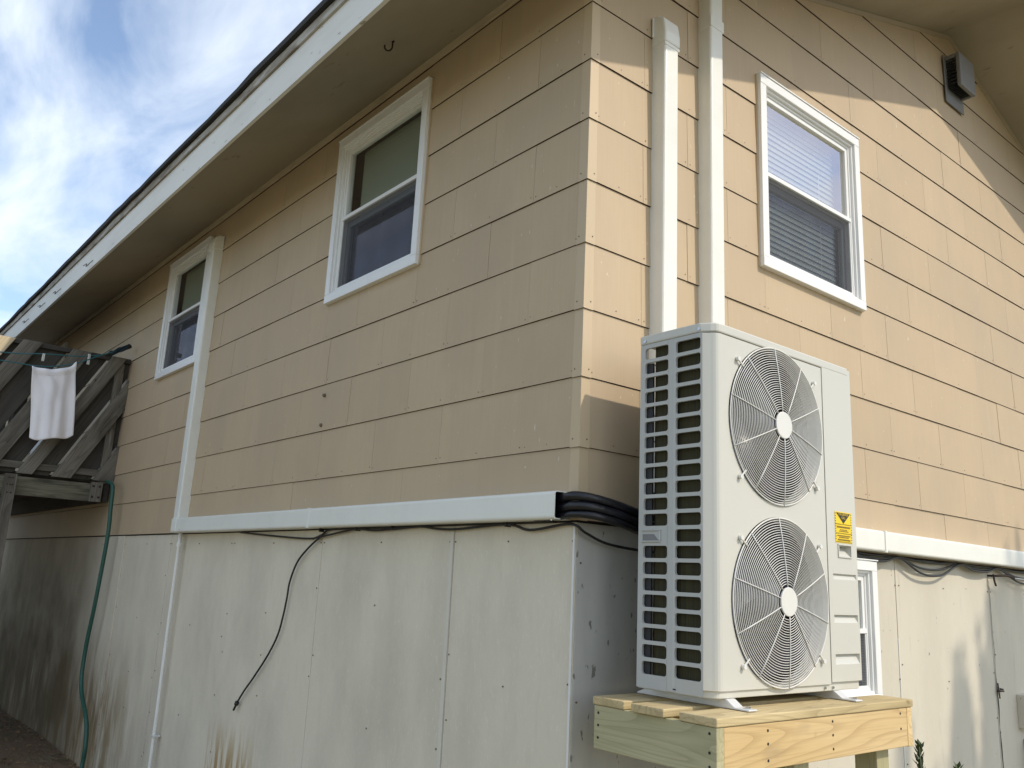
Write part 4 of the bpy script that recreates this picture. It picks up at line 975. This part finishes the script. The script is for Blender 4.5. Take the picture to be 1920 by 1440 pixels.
# clothes line, pegs and towel
cl_ = thing('clothesline', 'teal double clothesline knotted to the deck rail under the eave', 'clothesline', (-.2, 6.16, -.56))
YC = 6.17
mb = MB(); mb.tube(smoothpath([(-.16, YC+.04, -.49), (-.30, YC, -.575), (-.50, YC, -.635), (-.80, YC, -.675), (-1.14, YC, -.728), (-2.2, YC-.1, -.83), (-4.5, YC-.3, -.9)], 5), .0052, 6); part('line', mb, M['rope'], cl_, smooth=True)
mb = MB(); mb.tube(smoothpath([(-.18, YC+.04, -.505), (-.34, YC-.01, -.60), (-.52, YC-.01, -.705), (-.70, YC-.01, -.772), (-.875, YC-.01, -.800), (-1.14, YC-.01, -.803), (-2.2, YC-.1, -.88), (-4.5, YC-.3, -.93)], 5), .0052, 6); part('line', mb, M['rope'], cl_, smooth=True)
mb = MB(); random.seed(8)
c0 = Vector((-.16, YC+.05, -.50)); pts = [c0+Vector((random.uniform(-.09, .07), random.uniform(-.03, .03), random.uniform(-.02, .035))+Vector() if False else (random.uniform(-.10, .08), random.uniform(-.03, .03), random.uniform(-.03, .045))) for _ in range(26)]
pts = [Vector((p.x, p.y, c0.z+(p.z-c0.z)*.7+(p.x-c0.x)*.72)) for p in pts]
mb.tube(smoothpath(pts, 4), .0075, 6); part('knot', mb, M['rope_dark'], cl_, smooth=True)
mb = MB(); mb.tube([(-.27, YC+.05, -.575), (-.06, YC+.07, -.43)], [.012, .022], 8); part('bracket', mb, M['iron'], cl_)
mb = MB(); mb.tube([(-4.5, YC-.3, -4.3), (-4.5, YC-.3, -.8)], .045, 12); part('pole', mb, M['galv'], cl_, smooth=True)
for (x, z, l_, tl) in ((-.425, -.64, .10, 'between the towel and the knot'), (-.80, -.70, .07, 'above the left half of the towel')):
    mb = MB(); mb.box((x-.010, YC-.012, z-l_*.6), (x-.001, YC+.012, z+l_*.4)); mb.box((x+.001, YC-.012, z-l_*.6), (x+.010, YC+.012, z+l_*.38)); mb.tube([(x-.012, YC, z-l_*.2), (x+.012, YC, z-l_*.2)], .006, 6)
    solo('clothes_peg', mb, M['peg'], 'pale clothes peg on the line '+tl, 'clothes peg', bevel=.002, group='clothes pegs')
tw = MB(); nx, nz = 30, 44; ty = YC-.018
for j in range(nz+1):
    for i in range(nx+1):
        u, v = i/nx, j/nz
        x = -.880+.352*u+(.080*v)+.010*math.sin(u*7+v*3)*v
        zt2 = -.806+.075*u-.034*math.sin(math.pi*u)+.035*math.exp(-((1-u)/.06)**2)*(1-v)**4
        z = zt2-(.636+.012*math.sin(u*9))*v
        y = ty+.020*math.sin(u*8+1.6*v+.5*math.sin(v*5))*min(1, .25+v*2)+.012*math.sin((u-v*.8)*17)*math.exp(-v*2.5)+.018*math.exp(-((u-.80+.25*v)/.07)**2)*-1*(.3+v)+.010*math.sin(u*23+v*2)*v
        if v < .09: y -= .010*math.sin(v/.09*math.pi)
        tw.v.append((x, y, z))
tw.f = [(j*(nx+1)+i, j*(nx+1)+i+1, (j+1)*(nx+1)+i+1, (j+1)*(nx+1)+i) for j in range(nz) for i in range(nx)]; tw.m = [0]*len(tw.f)
towel = thing('towel', 'white hand towel pegged on the clothesline in front of the deck', 'towel', (-.66, ty, -1.45))
to = part('cloth', tw, M['towel'], towel, smooth=True, recalc=False); sm = to.modifiers.new('t', 'SOLIDIFY'); sm.thickness = .004
hem = MB(); hem.tube([Vector(tw.v[i+4*(nx+1)])+Vector((0, -.004, 0)) for i in range(nx+1)], .0035, 6); part('hem', hem, M['towel'], towel, smooth=True)

# ------------------------------------------------------------------ plants, trees, litter
def weed(name, label, base, h, ns, seed):
    random.seed(seed); t = thing(name, label, 'plant', base, 'weeds by the basement wall')
    b = Vector(base); tip = b+Vector((.03, .02, h)); pts = [b+(tip-b)*q+Vector((.02*math.sin(q*5), .015*math.cos(q*4), 0)) for q in [i/8 for i in range(9)]]
    part('stem', MB().tube(pts, [.006-.004*i/8 for i in range(9)], 6), M['leaf'], t, smooth=True)
    lf = MB()
    for i in range(ns):
        q = .35+.65*i/ns; p = b+(tip-b)*q; a = i*2.4; l_ = (.075 if q < .8 else .055)*random.uniform(.7, 1.2)*(1.2-q*.5); el = R(random.uniform(35, 70))
        d = Vector((math.cos(a)*math.cos(el), math.sin(a)*math.cos(el), math.sin(el))); s = d.cross(Vector((0, 0, 1))).normalized()*l_*.22
        lf.add([p, p+d*l_*.5+s, p+d*l_, p+d*l_*.5-s], [(0, 1, 2, 3)])
    part('leaves', lf, M['leaf'], t, recalc=False, kind='stuff')
weed('weed', 'leafy green weed tip standing right of the wooden stand', (1.33, -.62, -4.2), 1.155, 230, 1)
weed('weed', 'lower weed tip at the bottom edge further right', (1.66, -.62, -4.2), 1.045, 200, 2)

def conifer(name, label, x, y, h, rad, seed, n=2600):
    random.seed(seed); t = thing(name, label, 'tree', (x, y, -4.2), 'upright evergreens before the sunlit wall')
    part('trunk', MB().tube([(x, y, -4.3), (x+.03, y, -4.2+h*.5), (x, y, -4.2+h*.93)], [.07, .045, .01], 8), M['bark'], t, smooth=True)
    lf = MB(); sprays = []
    for k in range(26):                                  # upright sprays with tips at uneven heights
        a, rr_ = random.uniform(0, 6.28), random.random()**.7; tip = h-.75*rr_*random.uniform(.5, 1.3)-(0 if k == 0 else random.uniform(.05, .5))
        sprays.append((a, rr_, tip, random.uniform(.7, 1.5), random.uniform(.025, .05)))
    for i in range(n):
        a, rr_, tip, ln, fat = random.choice(sprays); q = random.random()**.8; zz = tip-ln*q
        if i % 5 == 0: zz = random.uniform(.4, h-1.3)
        r_ = rad*rr_*(.75+.25*(1-q)); f_ = fat*(.35+1.4*q)
        p = Vector((x+r_*math.cos(a)+random.gauss(0, f_), y+r_*math.sin(a)+random.gauss(0, f_), -4.2+zz))
        d = Vector((random.gauss(0, .4), random.gauss(0, .4), 1)).normalized(); s = d.cross(Vector((random.gauss(0, 1), random.gauss(0, 1), 0))).normalized()
        l_ = random.uniform(.05, .13); lf.add([p, p+d*l_*.5+s*.015, p+d*l_, p+d*l_*.5-s*.015], [(0, 1, 2, 3)])
    part('crown', lf, M['conifer'], t, recalc=False)
conifer('evergreen', 'tall upright evergreen whose shadow climbs the wall at the right edge', 5.60, -4.2, 6.48, .62, 31, 10000)
conifer('evergreen', 'shorter upright evergreen whose shadow falls mid-wall right of the stand', 5.05, -4.3, 5.92, .52, 33, 7500)
conifer('evergreen', 'small evergreen whose faint shadow tip touches the pale seam', 4.22, -4.2, 5.62, .22, 35, 2200)
def broadleaf(name, label, x, y, h, rad, seed):  # trees added out of view to darken reflections and block low sky
    random.seed(seed); t = thing(name, label, 'tree', (x, y, -4.2), 'added trees darkening the shaded windows')
    tr = MB(); tr.tube([(x, y, -4.4), (x+.1, y, -4.2+h*.35), (x, y+.1, -4.2+h*.75)], [.22, .16, .05], 8)
    for i in range(6):
        a = i*1.05; tr.tube([(x, y, -4.2+h*(.3+.05*i)), (x+rad*.6*math.cos(a), y+rad*.6*math.sin(a), -4.2+h*(.5+.05*i))], [.08, .02], 6)
    part('trunk', tr, M['bark'], t, smooth=True)
    lf = MB(); cl2 = [(Vector((random.gauss(0, .5), random.gauss(0, .5), random.uniform(-.8, .8))), random.uniform(.25, .5)) for _ in range(26)]
    for i in range(3600):
        c, r_ = random.choice(cl2); p = c+Vector((random.gauss(0, 1), random.gauss(0, 1), random.gauss(0, 1))).normalized()*r_*random.random()**.4
        p = Vector((x+p.x*rad, y+p.y*rad, -4.2+h*.62+p.z*h*.36)); u_ = Vector((random.gauss(0, 1), random.gauss(0, 1), random.gauss(0, 1))).normalized(); v_ = u_.orthogonal().normalized(); l_ = random.uniform(.10, .2)
        lf.add([p, p+(u_+v_)*l_*.5, p+u_*l_, p+(u_-v_)*l_*.5], [(0, 1, 2, 3)])
    part('crown', lf, M['leaf'], t, recalc=False)
for i, (x, y, h, r_, d_) in enumerate(((-8, 16, 7.5, 2.4, 'nearest'), (-12, 21, 9, 3.0, 'middle'), (-6.5, 24, 8, 2.6, 'farthest'), (-13, 13, 8, 2.8, 'leftmost'))):
    broadleaf('added_broadleaf_tree', d_+' leafy tree added beyond the left edge to darken window reflections and low sky', x, y, h, r_, 50+i)
random.seed(77); lt = MB()
for i in range(2600):
    x, y = -random.random()**1.5*2.6-.02, random.uniform(4.5, 11); z = -4.2+.05*mnoise.noise((x*.5, y*.5, 0))+.02*mnoise.noise((x*2.3, y*2.3, 4))+.01
    a = random.uniform(0, 6.28); l_ = random.uniform(.02, .05); d = Vector((math.cos(a), math.sin(a), random.uniform(-.2, .5))); s = Vector((-d.y, d.x, random.uniform(-.2, .4)))*.4; p = Vector((x, y, z))
    lt.add([p, p+(d*.5+s)*l_, p+d*l_, p+(d*.5-s)*l_], [(0, 1, 2, 3)])
solo('leaf_litter', lt, M['leaf_dry'], 'dry leaf litter on the bare soil along the house wall', 'leaf litter', kind='stuff', recalc=False)
gr_ = MB()
for i in range(9000):
    x, y = -random.uniform(.05, 4.5), random.uniform(3.5, 11)
    if x > -.5 and random.random() < .75: continue
    z = -4.2+.05*mnoise.noise((x*.5, y*.5, 0))+.02*mnoise.noise((x*2.3, y*2.3, 4)); a = random.uniform(0, 6.28); h = random.uniform(.03, .09); w_ = .003
    p = Vector((x, y, z)); t = p+Vector((random.gauss(0, .03), random.gauss(0, .03), h)); s = Vector((math.cos(a), math.sin(a), 0))*w_
    gr_.add([p-s, p+s, t], [(0, 1, 2)])
solo('grass', gr_, M['leaf'], 'thin grass growing in the soil left of the house', 'grass', kind='stuff', recalc=False)
for o in bpy.data.objects:
    if 'org' in o: del o['org']
print('shingles', cl, crr)
